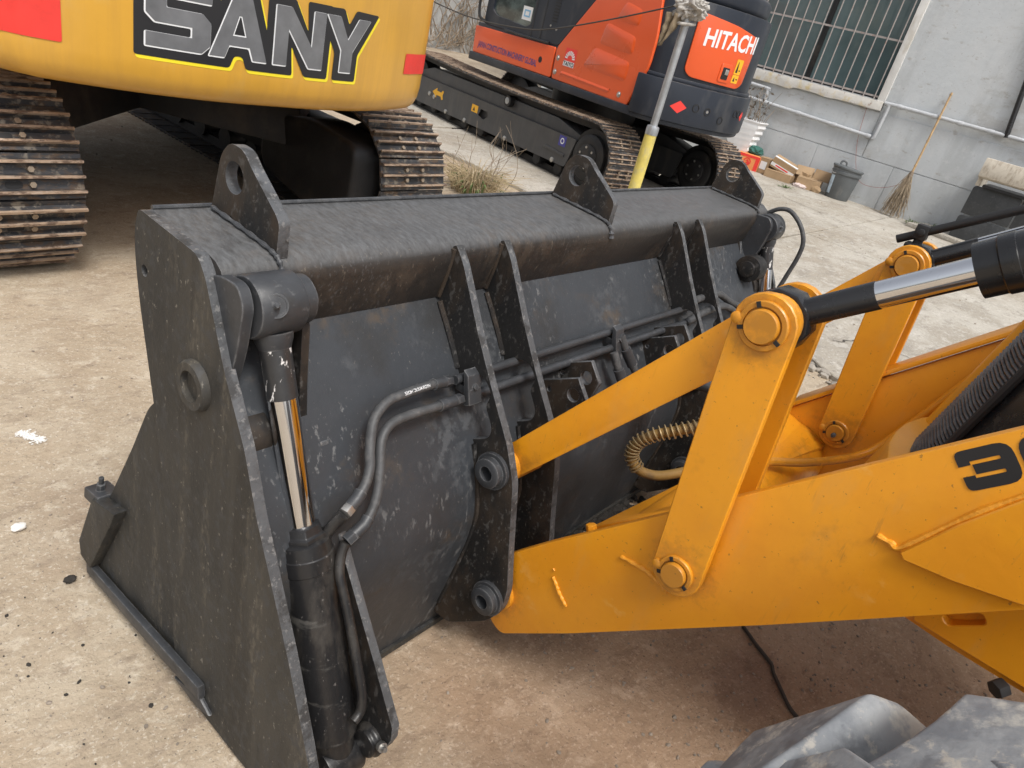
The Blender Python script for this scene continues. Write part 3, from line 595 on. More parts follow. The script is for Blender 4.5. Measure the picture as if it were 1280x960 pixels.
for k, x in enumerate(ARMX):
    a_ = MB().prism(arm, x, x + .022, 'x').build('loader_arm', YEL, ld, bevel=.0025)
    inner_arm = [(.66, .30), (.60, .36), (.479, .50), (.34, .645), (-.05, 1.06), (-.55, 1.57), (-1.0, 1.74), (-1.0, 1.53), (-.64, 1.36), (-.15, .885), (.12, .615), (.46, .285), (.62, .16), (.66, .20)]
    MB().prism(inner_arm, x + .0215, x + .10, 'x').build('arm_box', YEL, a_, bevel=.003)
    a_['label'] = 'yellow loader arm lettered with black digits' if k == 0 else 'yellow loader arm on the far side, running up to the nose'
    # pivot bushing at the bracket
    MB().lathe((x - .012, .655, .245), (1, 0, 0), [(0, .046), (.124, .046)], 28).build('arm_bushing', YEL, a_, bevel=.006)
    if k == 0:
        def bead(path, r0): MB().tube([(x - .001, y, z) for y, z in path], lambda t: r0 * (.75 + .35 * math.sin(t * 37) * .5 + .25 * math.sin(t * 3.1)), 8, smooth=10).build('weld_bead', YELB, a_)
        bead([(.407, .541), (.375, .546), (.345, .548), (.315, .542), (.295, .533)], .005)
        bead([(.534, .386), (.520, .373), (.510, .362), (.495, .350), (.481, .340)], .0045)
        bead([(.540, .405), (.535, .402)], .003)
        gus = [(-.003, .867), (-.048, .954), (-.095, 1.030), (-.30, 1.29), (-.45, 1.35), (-.42, 1.16), (-.165, .890), (-.08, .868), (-.012, .858)]
        plate('gusset_plate', gus, [], x - .012, x + .001, 'x', YEL, a_, .002)
        bead([(.035, .868), (.015, .868), (-.003, .872), (-.048, .957), (-.095, 1.033), (-.16, 1.12), (-.30, 1.294)], .006)
        # digits on the arm: (u along the arm axis, v across), black stencil
        def onarm(u, v, off): c_, s_ = math.cos(R(133.2)), math.sin(R(133.2)); return (x - off, .0 + c_ * u + s_ * v * 1., 1.045 + s_ * u - c_ * v)
        def dig(loops): decal('arm_digit', loops, onarm, INK, a_, step=0, off=.0012)
        w_, h_, t_ = .072, .060, .0175
        three = rpoly([(0, h_), (w_, h_), (w_, .0), (0, 0), (0, t_ * 1.25), (.016, t_ * 1.25), (.016, t_), (w_ - t_, t_), (w_ - t_, h_ / 2 - t_ * .42), (.018, h_ / 2 - t_ * .42), (.018, h_ / 2 + t_ * .42), (w_ - t_, h_ / 2 + t_ * .42), (w_ - t_, h_ - t_), (.016, h_ - t_), (.016, h_ - t_ * 1.3), (0, h_ - t_ * 1.3)], [.02, .02, .02, .02, 0, 0, 0, .006, .006, 0, 0, .006, .006, 0, 0, 0])
        zero_o = rpoly([(.078, 0), (.152, 0), (.152, h_), (.078, h_)], .022, 5); zero_i = rpoly([(.098, t_), (.132, t_), (.132, h_ - t_), (.098, h_ - t_)], .006, 3)
        sh_ = lambda L_: [(p[0] - .007, p[1] - .057) for p in L_]
        dig([sh_(three)]); dig([sh_(zero_o), sh_(zero_i)])
    else:
        MB().prism([(.45, .588), (.256, .798), (-.05, 1.123), (-.5, 1.575), (-.5, 1.60), (-.05, 1.143), (.256, .815), (.45, .605)], x - .012, x + .112, 'x').build('arm_flange', YEL, a_, bevel=.003)
    # lever plates either side of the arm
    lev = [Vector((0, 0))] and cap(LP, TP, .049, .053)
    for i, xa in enumerate((x - .027, x + .108)):
        lv = plate('lever_plate', lev, [], xa, xa + .019, 'x', YEL, ld, .002)
        if i == 0:
            for (c_, r_) in ((LP, .0245), (TP, .0285)):
                MB().lathe((xa + .001, c_[0], c_[1]), (-1, 0, 0), [(0, r_ * 1.45), (.006, r_ * 1.45), (.008, r_ * 1.38), (.008, r_ * 1.12), (.003, r_ * 1.1), (.003, r_)], 32).build('retaining_ring', YEL, lv)
                MB().lathe((xa + .001, c_[0], c_[1]), (-1, 0, 0), [(0, r_), (.014, r_), (.017, r_ * .93)], 32).build('pin', YEL, lv)
                for an in (205, 335, 60):
                    q = Vector((c_[0] + r_ * 1.24 * math.cos(R(an)), c_[1] + r_ * 1.24 * math.sin(R(an)))); e_ = Vector((-math.sin(R(an)), math.cos(R(an)))) * .0032; f_ = Vector((math.cos(R(an)), math.sin(R(an)))) * r_ * .17
                    MB().prism([tuple(q - e_ - f_), tuple(q + e_ - f_), tuple(q + e_ + f_), tuple(q - e_ + f_)], xa - .0094, xa - .003, 'x').build('ring_notch', BLACKM, lv)
                q = (c_[0] + r_ * 1.55, c_[1] - .004)
                MB().lathe((xa + .001, q[0], q[1]), (-1, 0, 0), [(0, .010), (.007, .010), (.009, .007)], 14).build('lock_bolt', YEL, lv)
            if k == 1:
                MB().lathe((xa - .014, LP[0], LP[1] - .004), (-1, 0, 0), [(0, .007), (.008, .007), (.010, .004), (.018, .004)], 10).build('grease_nipple', GREYB, lv)
    # bucket link: solid bar from bracket to lever head
    lk = MB().prism(cap(HP, TP, .036, .041), x + .008, x + .092, 'x').build('bucket_link', YEL, ld, bevel=.003)
    MB().lathe((x - .006, HP[0], HP[1]), (1, 0, 0), [(0, .040), (.112, .040)], 26).build('link_bushing', YEL, lk, bevel=.008)
    MB().lathe((x + .006, TP[0], TP[1]), (1, 0, 0), [(0, .047), (.016, .047)], 30).lathe((x + .078, TP[0], TP[1]), (1, 0, 0), [(0, .047), (.016, .047)], 30).build('link_eye', YEL, lk, bevel=.003)
    # tilt ram
    p0 = Vector((x + .05, TP[0], TP[1])); d = Vector((0, -.786, .618)).normalized()
    at = lambda t: p0 + d * t
    tc_ = MB().lathe(at(.285), d, [(0, .028), (.001, .040), (.030, .040), (.032, .042), (.052, .042), (.053, .0405), (.10, .0405), (.101, .042), (.104, .0405), (.9, .0405), (.91, .02)], 36).build('tilt_cylinder', BLACKP, ld)
    tc_['label'] = 'black tilt ram with chrome rod on the %s arm' % ('near' if k == 0 else 'far')
    MB().cyl(at(.150), at(.30), .0212, n=36).build('rod', CHROME, tc_)
    MB().lathe(at(.03), d, [(0, .030), (.012, .026), (.022, .0222), (.122, .0222), (.124, .021)], 32).build('rod_end', BLACKP, tc_)
    MB().lathe((x + .024, TP[0], TP[1]), (1, 0, 0), [(0, .030), (0, .054), (.052, .054), (.052, .03)], 10).build('rod_eye', BLACKP, tc_, bevel=.005)
# level rod with its clamp above the far lever
lr = MB().tube([(2.19, .385, 1.148), (2.19, .13, 1.327), (2.19, -.3, 1.63)], .0115, 10, smooth=0).build('level_rod', BLACKM, ld)
MB().box((2.172, .320, 1.166), (2.208, .352, 1.204)).cyl((2.19, .335, 1.12), (2.19, .335, 1.17), .012, n=10).cyl((2.165, .335, 1.185), (2.215, .335, 1.185), .011, n=6).box((2.165, .30, 1.14), (2.215, .36, 1.152)).build('rod_clamp', BLACKM, lr, bevel=.003)
# cross member between the arms
cm = MB().prism(circ((.385, .465), .105, 32), 1.2552, 2.1448, 'x').build('cross_member', YEL, ld, bevel=.003)
MB().add([(1.256, .535, .478), (1.256, .345, .665), (1.62, .36, .575), (1.62, .455, .545), (1.256, .515, .463), (1.256, .325, .65), (1.62, .36, .56), (1.62, .455, .53)], [(0, 1, 2, 3), (7, 6, 5, 4), (0, 4, 5, 1), (1, 5, 6, 2), (2, 6, 7, 3), (3, 7, 4, 0)]).build('cross_gusset', YEL, cm, bevel=.003)
MB().add([(2.144, .44, .585), (2.144, .30, .545), (1.85, .34, .56), (1.85, .40, .575), (2.144, .44, .57), (2.144, .30, .53), (1.85, .34, .545), (1.85, .40, .56)], [(0, 1, 2, 3), (7, 6, 5, 4), (0, 4, 5, 1), (1, 5, 6, 2), (2, 6, 7, 3), (3, 7, 4, 0)]).build('cross_gusset', YEL, cm, bevel=.003)
MB().cyl((1.205, .505, .508), (1.205, .513, .526), .012, n=6).build('cross_bolt', YEL, cm, bevel=.002)
MB().tube([(1.62, .42, .585), (1.75, .355, .592), (1.86, .29, .590), (2.0, .225, .592), (2.06, .195, .605), (2.09, .167, .64), (2.10, .109, .78), (2.10, .040, .959), (2.10, -.1, 1.27)], .0115, 10).build('yellow_pipe', YEL, cm)
hs_ = [(1.62, .455, .565), (1.57, .495, .535), (1.53, .535, .517), (1.505, .575, .522), (1.495, .598, .552), (1.50, .595, .592), (1.515, .565, .628), (1.54, .525, .655), (1.57, .485, .685), (1.60, .45, .73)]
hoz = MB().tube(hs_, .0125, 12, smooth=6).build('spring_hose', mat('dusty_hose', (.24, .14, .035), .7, var=.35, vscale=14, layers=[((.07, .06, .05), (9, 9, 9), .5, .65, .8, .8)]), cm)
P = catmull([Vector(p) for p in hs_[3:]], 60); pts = []
for i, p in enumerate(P[:-1]):
    d = (P[i + 1] - p).normalized(); x_ = d.cross(Vector((.3, .2, 1))).normalized(); y_ = d.cross(x_); a = i * 2 * PI / 15.
    pts.append(p + x_ * (.0175 * math.cos(a)) + y_ * (.0175 * math.sin(a)))
MB().tube(pts, .0022, 5, smooth=0).build('hose_spring', mat('spring_wire', (.34, .25, .13), .5, .5, var=.2), hoz)
MB().tube([(1.62, .455, .565), (1.655, .43, .57)], .021, 8, smooth=0).tube([(1.655, .43, .57), (1.72, .38, .59)], .0135, 8, smooth=0).build('hose_fitting', YEL, hoz)
for dx in (0, .05): MB().tube([(1.78 + dx, .72, .60), (1.76 + dx, .66, .66), (1.75 + dx, .58, .70), (1.74 + dx, .50, .70), (1.73 + dx, .42, .66), (1.72 + dx, .38, .60)], .017, 10).build('hose', RUBH, cm)
#@@NOSE
# ------------------------------------------------------------------ nose of the loader
half = [(1.335, -1.7), (1.335, -.20), (1.345, -.13), (1.385, -.065), (1.45, -.008), (1.52, .035), (1.58, .058), (1.66, .075), (1.74, .080)]
plan = half + [(3.48 - x, y) for x, y in half[:-1]][::-1]
def nose_at(z, grow_=0., fw=0.):
    lean = -.225 * (z - .834) - .9 * max(0, z - 1.25) ** 1.3; out = []
    for (x, y) in plan:
        k = max(0, min(1, (y + .35) / .2)); dx = (x - 1.74) / .405
        out.append((x + dx * grow_, y + lean * k + fw * k, z))
    return out
def loft(zs, **kw):
    V = []; k = len(plan)
    for z in zs: V += nose_at(z, **kw)
    F = [(j * k + i, j * k + (i + 1) % k, (j + 1) * k + (i + 1) % k, (j + 1) * k + i) for j in range(len(zs) - 1) for i in range(k)]
    return V, F + [tuple(range(k))[::-1], tuple(range((len(zs) - 1) * k, len(zs) * k))]
nose = MB().add(*loft([.80, .88, .96, 1.04, 1.12, 1.20, 1.26, 1.31, 1.36])).build('bonnet', BLACKP, ld, ang=45)
nose['label'] = 'black bonnet nose with louvred corner behind the near arm'
for k in range(52):
    z = .83 + k * .0085
    P = nose_at(z)[5:9]; Q = nose_at(z + .0045)[5:9]; V = []
    for (p, q) in zip(P, Q):
        V += [(p[0] - .0005, p[1] + .001, p[2]), (p[0] - .0015, p[1] + .004, p[2] + .001), (q[0] - .0015, q[1] + .004, q[2] - .001), (q[0] - .0005, q[1] + .001, q[2])]
    F = [(i * 4 + j, i * 4 + (j + 1) % 4, (i + 1) * 4 + (j + 1) % 4, (i + 1) * 4 + j) for i in range(3) for j in range(4)] + [(0, 1, 2, 3), (15, 14, 13, 12)]
    MB().add(V, F).build('louvre', GREYB, nose)
MB().tube([(p[0] - .004, p[1] + .006, p[2]) for p in (nose_at(z)[5] for z in (.82, .9, 1.0, 1.1, 1.2, 1.27))], .009, 8).build('louvre_trim', BLACKM, nose)
MB().add(*loft([.66, .72, .78, .825], grow_=.012, fw=.045)).build('bumper', YEL, ld, bevel=.008, seg=2, ang=45)
MB().tube([(p[0], p[1] + .012, p[2]) for p in (nose_at(z)[10] for z in (.80, .88, .96, 1.03, 1.10, 1.2))], .022, 10).build('nose_rim', YEL, ld)
# chassis plate below the arm and front axle
plate('chassis_plate', [(-.02, .86), (-.075, .684), (-1.6, .684), (-1.6, .86)], [rpoly([(-.105, .722), (-.150, .765), (-.165, .750), (-.12, .71)], .012, 4)], 1.30, 1.325, 'x', YEL, ld, .002)
MB().box((1.34, -1.6, .45), (2.07, -.75, .70)).build('chassis', YEL, ld, bevel=.01)
MB().cyl((.85, -.48, .548), (2.5, -.48, .548), .08, n=18).build('front_axle', BLACKM, ld)
MB().cyl((1.30, -.232, .668), (1.285, -.222, .66), .016, n=6).build('chassis_bolt', BLACKM, ld, bevel=.002)
def wheel(x0, x1, label):
    yc, zc, RO = -.48, .548, .497
    wd = x1 - x0; cx = (x0 + x1) / 2
    t = MB().lathe((x0, yc, zc), (1, 0, 0), [(.03, .27), (.0, .34), (-.005, .40), (.015, .455), (.05, .49), (.10, RO), (wd / 2, RO + .006), (wd - .10, RO), (wd - .05, .49), (wd - .015, .455), (wd + .005, .40), (wd, .34), (wd - .03, .27)], 64, close=True).build('front_tyre', RUBT, ld)
    t['label'] = label
    N_ = 13
    for s in (0, 1):
        lb = MB()
        # one tread bar, built at the top of the tyre and copied round
        a0 = .5 if s else 0.
        V = []; secs = 9
        for i in range(secs):
            f = i / (secs - 1); u = -wd * .52 + f * wd * .60           # across the tread, shoulder to past the middle
            sk = .11 * f * f; half = .088 - .020 * f                     # sweep and half width in radians * R
            drop = .075 * max(0, (.28 - f) / .28) ** 1.6
            for (da, dr) in ((-half / RO - .022, -.03), (-half / RO - .006, .040), (-half / RO + .012, .054), (half / RO - .010, .050), (half / RO + .006, .036), (half / RO + .026, -.03)):
                rr = RO + dr - drop; an = sk / RO * 1. + da
                uu = u if s == 0 else -u
                V.append((cx + uu, yc + rr * math.sin(an), zc + rr * math.cos(an)))
        F = [(i * 6 + j, i * 6 + j + 1, (i + 1) * 6 + j + 1, (i + 1) * 6 + j) for i in range(secs - 1) for j in range(5)]
        F += [tuple(range(6)), tuple(range((secs - 1) * 6, secs * 6))]
        lb.add(V, F); me = lb.mesh('tread_bar', RUBT, bevel=.006, seg=3, ang=20)
        me.polygons.foreach_set('use_smooth', [True] * len(me.polygons)); me.set_sharp_from_angle(angle=R(50))
        for k in range(N_):
            o = link('tread_bar', me, t)
            o.matrix_local = Matrix.Translation((0, yc, zc)) @ Matrix.Rotation(2 * PI * (k + a0 + .34) / N_, 4, 'X') @ Matrix.Translation((0, -yc, -zc))
    MB().lathe((x0 + .03, yc, zc), (1, 0, 0), [(.0, .275), (.02, .27), (.06, .22), (.08, .12), (.03, .11), (.03, .02)], 40).build('wheel_rim', YEL, t)
wheel(.46, .82, 'grey dusty front tyre with thick tread bars beside the arm')
wheel(2.57, 2.93, 'front tyre on the far side of the loader')
#@@EXC

# ================================================================== crawler track builder
def track(parent, x0, x1, yr, yf, zc, rad, pitch, shoe_me, frame_mat, sink=0., links=True):
    """shoes run round a stadium from the rear wheel (yr) to the front wheel (yf)"""
    cx = (x0 + x1) / 2; L_ = yf - yr; per = 2 * L_ + 2 * PI * rad; n_ = round(per / pitch); st = per / n_
    body = MB()
    def pos(s):
        s %= per
        if s < L_: return (yf - s, zc - rad, -PI)                       # bottom run, front to rear
        s -= L_
        if s < PI * rad: a = s / rad; return (yr - rad * math.sin(a), zc - rad * math.cos(a), PI - a + 0) if False else (yr - rad * math.sin(a), zc - rad * math.cos(a), None if False else -(PI - a))
        s -= PI * rad
        if s < L_: sag = sink * math.sin(PI * s / L_); return (yr + s, zc + rad - sag, 0.)
        s -= L_
        a = s / rad; return (yf + rad * math.sin(a), zc + rad * math.cos(a), a)
    # chain links and wheels as the body of the track
    rr = rad - .055
    for dx in (-.075, .045):
        outer = []; inner = []
        for i in range(96):
            y, z, a = pos(per * i / 96); n1 = Vector((math.sin(a) if a >= 0 else -math.sin(-a), math.cos(a)))
            outer.append((y - n1.x * .012, z - n1.y * .012)); inner.append((y - n1.x * .075, z - n1.y * .075))
        k = len(outer); V = [(cx + dx, *p) for p in outer] + [(cx + dx, *p) for p in inner] + [(cx + dx + .03, *p) for p in outer] + [(cx + dx + .03, *p) for p in inner]
        F = []
        for i in range(k):
            j = (i + 1) % k; F += [(i, j, k + j, k + i), (2 * k + i, 3 * k + i, 3 * k + j, 2 * k + j), (i, 2 * k + i, 2 * k + j, j), (k + i, k + j, 3 * k + j, 3 * k + i)]
        body.add(V, F)
    t = body.build('track', DARK, parent)
    for k in range(n_):
        y, z, a = pos(st * (k + .35)); o = link('track_shoe', shoe_me, t)
        o.location = (cx, y, z); o.rotation_euler = (-a, 0, 0)
    return t

def shoe_mesh(width, pitch, h, grous, bolts=True):
    b = MB(); hw = width / 2; hp = pitch / 2
    b.prism([(-hp * .98, 0), (hp * 1.02, -.004), (hp * 1.02, .008), (-hp * .98, .012)], -hw, hw, 'x')
    for gy in grous:
        b.prism([(gy - .012, .010), (gy + .012, .010), (gy + .0065, h * .75), (gy - .0065, h * .75)], -hw + .002, hw - .002, 'x')
        b.prism([(gy - .0064, h * .749), (gy + .0064, h * .749), (gy + .005, h), (gy - .005, h)], -hw + .001, hw - .001, 'x', mi=1)
    if bolts:
        yb = (grous[0] + grous[1]) / 2; yb2 = (grous[-1] + grous[-2]) / 2
        for bx in (-.062, .062):
            for by in (yb, yb2): b.cyl((bx, by, .008), (bx, by, .026), .0125, n=6, mi=2)
        b.prism(rpoly([(-.03, yb - .012), (.03, yb - .012), (.03, yb + .012), (-.03, yb + .012)], .011, 3), .009, .0135, 'z', mi=3)
    return b.mesh('track_shoe', [SHOE, SHOET, BOLT, BLACKM])

# ================================================================== yellow excavator (seen from behind)
ex = thing('yellow_excavator', 'yellow excavator seen from behind, its counterweight lettered in silver', 'excavator', (2.0, 4.8, 0))
CX, HWD = 1.925, 1.03
def cwy(x):
    t = max(-1, min(1, (x - CX) / HWD)); return 3.0 - .27 * (1 - abs(t) ** 2.2)
def cw_ring(inset, z):
    out = []; n_ = 36
    for i in range(n_ + 1):
        x = CX - HWD + 2 * HWD * i / n_; out.append((x, cwy(x)))
    P = [(CX - HWD, 3.75), (CX - HWD - .0, 3.2)] + [(CX - HWD + .0, 3.10)]
    # rounded corners left and right
    a = [(CX - HWD, 3.9), (CX - HWD, 3.12), (CX - HWD + .012, 3.06), (CX - HWD + .045, 3.012)] + [p for p in out if CX - HWD + .08 < p[0] < CX + HWD - .08] + [(CX + HWD - .045, 3.012), (CX + HWD - .012, 3.06), (CX + HWD, 3.12), (CX + HWD, 3.9)]
    res = []
    for (x, y) in a:
        f = (x - CX) / HWD
        res.append((x - inset * f * .9, y + inset * (1 - .4 * abs(f)), z))
    return res
prof_z = [(.14, .838), (.09, .842), (.05, .855), (.022, .880), (.006, .92), (0, .97), (0, 1.25), (.004, 1.5), (.02, 1.66), (.06, 1.72), (.12, 1.74)]
V = []; F = []; rings = [cw_ring(i, z) for i, z in prof_z]; k = len(rings[0])
for r_ in rings: V += r_
for j in range(len(rings) - 1):
    for i in range(k - 1): F.append((j * k + i, j * k + i + 1, (j + 1) * k + i + 1, (j + 1) * k + i))
    F.append((j * k + k - 1, j * k, (j + 1) * k, (j + 1) * k + k - 1))
F += [list(range(k)), list(range((len(rings) - 1) * k, len(rings) * k))]
cw = MB().add(V, F).build('counterweight', EXY, ex, ang=50)
RING = cw_ring(0, 1.)
def oncw(u, v, off):
    z = v; ins = 0.
    if z < .97: ins = .006 * ((.97 - z) / .05) ** 2
    y = cwy(u)
    for p, q in zip(RING, RING[1:]):
        if p[0] <= u <= q[0] and q[0] > p[0]: y = p[1] + (q[1] - p[1]) * (u - p[0]) / (q[0] - p[0])
    return (u + (.0 if abs(u - CX) < .95 else off * (1 if u > CX else -1)), y + ins - off, z)
# lettering: black backing, yellow under-edge, silver letters with a white inner edge
zb, zt = 1.02, 1.243
def I(x0, x1, pts): return [(x0 + (x1 - x0) * p[0], zb + (zt - zb) * p[1]) for p in pts]
S_ = I(1.352, 1.575, [(0, 0), (.86, 0), (1, .14), (1, .5), (.86, .63), (.32, .63), (.32, .76), (1, .76), (1, 1), (.14, 1), (0, .86), (0, .5), (.14, .37), (.68, .37), (.68, .24), (0, .24)])
A_o = I(1.565, 1.800, [(0, 0), (.27, 0), (.34, .2), (.66, .2), (.73, 0), (1, 0), (.68, 1), (.36, 1)]); A_i = I(1.565, 1.800, [(.41, .40), (.59, .40), (.51, .68), (.49, .68)])
N_ = I(1.822, 2.062, [(0, 0), (.27, 0), (.27, .60), (.70, 0), (1, 0), (1, 1), (.73, 1), (.73, .40), (.30, 1), (0, 1)])
Y_ = I(2.060, 2.318, [(.36, 0), (.64, 0), (.64, .40), (1, 1), (.70, 1), (.50, .62), (.30, 1), (0, 1), (.36, .40)])
for i, (o_, i_) in enumerate(((S_, None), (A_o, A_i), (N_, None), (Y_, None))):
    o2 = rpoly(o_, .012, 3)
    full = I(1.352, 1.575, [(0, 0), (1, 0), (1, 1), (0, 1)]) if i == 0 else o_
    yb_ = offset_poly(full, .033); yb_ = [(x + .008, z - .010) for x, z in yb_]
    yl = decal('letter_shadow', [rpoly(yb_, .012, 3)], oncw, YDEC, cw, off=.0010 + .0002 * i)
    decal('letter_outline', [rpoly(offset_poly(full, .031), .012, 3)], oncw, INK, cw, off=.0022 + .0002 * i)
    decal('letter_rim', [rpoly(o_, .006, 2)] + ([i_] if i_ else []), oncw, SILW, cw, off=.0034 + .0001 * i)
    inner = offset_poly(o_, -.0030); inner = [(x + .0022, z + .0022) for x, z in inner]
    decal('letter', [inner] + ([offset_poly(i_, .004)] if i_ else []), oncw, SILV, cw, off=.0042 + .0001 * i)
decal('red_sticker', [rpoly([(.905, .985), (1.118, .985), (1.118, 1.14), (.905, 1.14)], .008, 3)], oncw, RED, cw, step=.012, off=.003)
decal('red_sticker', [rpoly([(2.625, 1.035), (2.915, 1.035), (2.915, 1.128), (2.625, 1.128)], .006, 3)], oncw, RED, cw, step=.012, off=.003)
# body above and behind, revolving frame, boom foot
MB().box((CX - .98, 3.85, .98), (CX + .98, 5.1, 1.85)).build('engine_house', EXY, ex, bevel=.05, seg=3)
MB().box((CX - .86, 3.35, .85), (CX + .86, 5.3, .975)).build('revolving_frame', DARK, ex, bevel=.02)
cab = MB().prism([(4.3, .98), (5.7, .98), (5.7, 1.6), (5.45, 2.75), (4.3, 2.75)], CX - 1.0, CX - .15, 'x').build('cab', EXY, ex, bevel=.05, seg=3)
MB().box((CX - 1.006, 4.45, 1.6), (CX - .999, 5.35, 2.55)).build('cab_window', CABG, cab)
MB().prism([(4.9, .98), (5.5, .98), (7.7, 3.6), (7.4, 3.8), (5.1, 2.0)], CX + .0, CX + .45, 'x').build('boom', EXY, ex, bevel=.03)
# undercarriage
UX = 2.055
car = MB().cyl((UX, 4.85, .60), (UX, 4.85, .84), .62, n=40).build('swing_ring', DARK, ex)
leg = [(-.30, .0), (.30, .0), (.22, .30), (-.22, .30)]
xf = MB()
for sx in (-1, 1):
    for sy in (-1, 1):
        a = Vector((UX + sx * .15, 4.85 + sy * .18)); b = Vector((UX + sx * .86, 4.85 + sy * .88)); d = (b - a).normalized(); nn = Vector((-d.y, d.x))
        V = []
        for p, wdt, z0, z1 in ((a, .40, .47, .74), (b, .24, .40, .62)):
            V += [(*(p - nn * wdt), z0), (*(p + nn * wdt), z0), (*(p + nn * wdt * .8), z1), (*(p - nn * wdt * .8), z1)]
        xf.add(V, [(0, 1, 2, 3), (7, 6, 5, 4), (0, 4, 5, 1), (1, 5, 6, 2), (2, 6, 7, 3), (3, 7, 4, 0)])
xf.build('carriage_frame', DARK, ex, bevel=.02)
sm = shoe_mesh(.50, .171, .040, (-.058, 0., .058))
for (x0, x1, s) in ((.765, 1.265, 1), (2.83, 3.33, -1)):
    t = track(ex, x0, x1, 3.46, 6.35, .365, .345, .171, sm, DARK, sink=.02)
    cx = (x0 + x1) / 2
    MB().box((cx - .11, 3.75, .20), (cx + .11, 6.1, .55)).build('side_frame', DARK, t, bevel=.02)
    MB().cyl((cx - .05, 3.46, .365), (cx + .05, 3.46, .365), .29, n=32).build('sprocket', DARK, t, bevel=.01)
    MB().cyl((cx - .05, 6.35, .365), (cx + .05, 6.35, .365), .28, n=32).build('idler', DARK, t, bevel=.01)
    inn_ = x1 if s > 0 else x0
    # drive motor cover on the inside of the track
    if s < 0: MB().prism(rpoly([(3.20, .12), (3.62, .12), (4.1, .22), (4.1, .52), (3.66, .62), (3.20, .58)], .10, 5), inn_ - s * .16, inn_ + s * .13, 'x').build('motor_cover', DARK, t, bevel=.03, seg=3)
    for k in range(7): MB().lathe((cx - .10, 3.95 + k * .34, .135), (1, 0, 0), [(0, .06), (0, .075), (.05, .075), (.055, .05), (.145, .05), (.15, .075), (.20, .075), (.20, .06)], 18).build('roller', DARK, t)
#@@HIT
# ================================================================== orange excavator (short tail, beside the building)
YAW = R(13.486)
ox = thing('orange_excavator', 'orange and slate compact excavator parked by the building, rear towards the camera', 'excavator', (6.154, 4.260, 0), -YAW, world=False)
rear = [(.15, -.50), (.155, -.60), (.175, -.68), (.21, -.745), (.28, -.815), (.40, -.89), (.55, -.95), (.72, -.985), (.90, -1.0), (1.05, -.985), (1.20, -.94), (1.40, -.83), (1.60, -.69), (1.80, -.50), (1.95, -.28), (2.05, 0.), (2.10, .4)]
rs = [tuple(p) for p in catmull([Vector(p) for p in rear], 4)]
def grow(pl, d):
    out = []
    for i, p in enumerate(pl):
        a = Vector(pl[max(0, i - 1)]); b = Vector(pl[min(len(pl) - 1, i + 1)]); t = (b - a).normalized(); out.append((p[0] + t.y * d, p[1] - t.x * d))
    return out
# arc-length parameter along the rear curve, so prints and doors can be laid on it
cum = [0.]
for a, b in zip(rs, rs[1:]): cum.append(cum[-1] + (Vector(b) - Vector(a)).length)
def onrear(s, z, off):
    s = max(0, min(cum[-1] - 1e-4, s)); i = max(k for k in range(len(cum)) if cum[k] <= s); i = min(i, len(rs) - 2)
    t = (s - cum[i]) / (cum[i + 1] - cum[i]); a = Vector(rs[i]); b = Vector(rs[i + 1]); p = a.lerp(b, t); d = (b - a).normalized()
    return (p.x + d.y * off * 1., p.y - d.x * off * 1., z)
def s_at(x):
    for i, p in enumerate(rs):
        if p[0] >= x: return cum[i]
def rear_n(off): return lambda s, z, o: onrear(s, z, -(off + o)) if False else onrear(s, z, off + o)
# sign check: the outside of the curve is away from the machine's middle
_p = Vector(onrear(cum[len(cum) // 2], 1, .1)[:2]) - Vector((1.1, .3)); _q = Vector(onrear(cum[len(cum) // 2], 1, -.1)[:2]) - Vector((1.1, .3))
SG = 1 if _p.length > _q.length else -1
def onr(s, z, off): return onrear(s, z, SG * off)
house = rs + [(2.10, 1.2), (1.2, 1.2), (.16, 1.2)]
hb = MB().prism(grow(rs, SG * .0)[:] + [(2.10, 2.1), (.155, 2.1)], .86, 1.20, 'z').build('upper_deck', SLATE, ox, bevel=.01)
MB().prism(rs + [(2.10, .66), (.155, .66)], 1.20, 1.86, 'z').build('engine_cover', SLATE, ox, bevel=.012)
MB().prism([(x + (1.1 - x) * .05, y + (.3 - y) * .05) for x, y in rs] + [(2.05, .62), (.2, .62)], 1.86, 2.02, 'z').build('engine_hood', SLATE, ox, bevel=.05, seg=3)
# skirt counterweight
sk_o = grow(rs, SG * .055); i0 = next(i for i, p in enumerate(rs) if p[1] < -.60)
skp = sk_o[i0:] + [(1.8, .4), (.5, .0), (.3, -.5)]
sk = MB().prism([(x + (1.1 - x) * .02, y + (.2 - y) * .02) for x, y in skp], .828, .87, 'z').prism(skp, .868, 1.20, 'z').prism([(x + (1.1 - x) * .03, y + (.2 - y) * .03) for x, y in skp], 1.199, 1.235, 'z').build('counterweight', SLATE, ox, bevel=.012)
def onsk(s, z, off): return onr(s, z, off + .0555)
for x, z in ((.55, 1.03), (.66, 1.02), (.85, .97), (1.03, 1.05), (1.09, 1.05)):
    c_ = s_at(x); a = Vector(onsk(c_, z, -.03)); b = Vector(onsk(c_, z, .003))
    MB().lathe(a, b - a, [(0, .036), (.033, .036), (.034, .028), (.004, .026), (.004, .004)], 20).build('skirt_hole', BLACKM, sk)
MB().lathe(Vector(onsk(s_at(.66), 1.02, -.03)), Vector(onsk(s_at(.66), 1.02, .0)) - Vector(onsk(s_at(.66), 1.02, -.03)), [(0, .014), (.032, .014)], 6).build('skirt_bolt', STEEL, sk)
s0 = s_at(.40); decal('red_diamond', [[(s0 - .075, 1.0), (s0 + .005, .955), (s0 + .075, 1.015), (s0 - .0, 1.062)]], onsk, RED, sk, step=.03)
s0 = s_at(1.2); decal('red_diamond', [[(s0 - .05, 1.03), (s0 + .0, .99), (s0 + .05, 1.04), (s0 - .0, 1.08)]], onsk, RED, sk, step=.03)
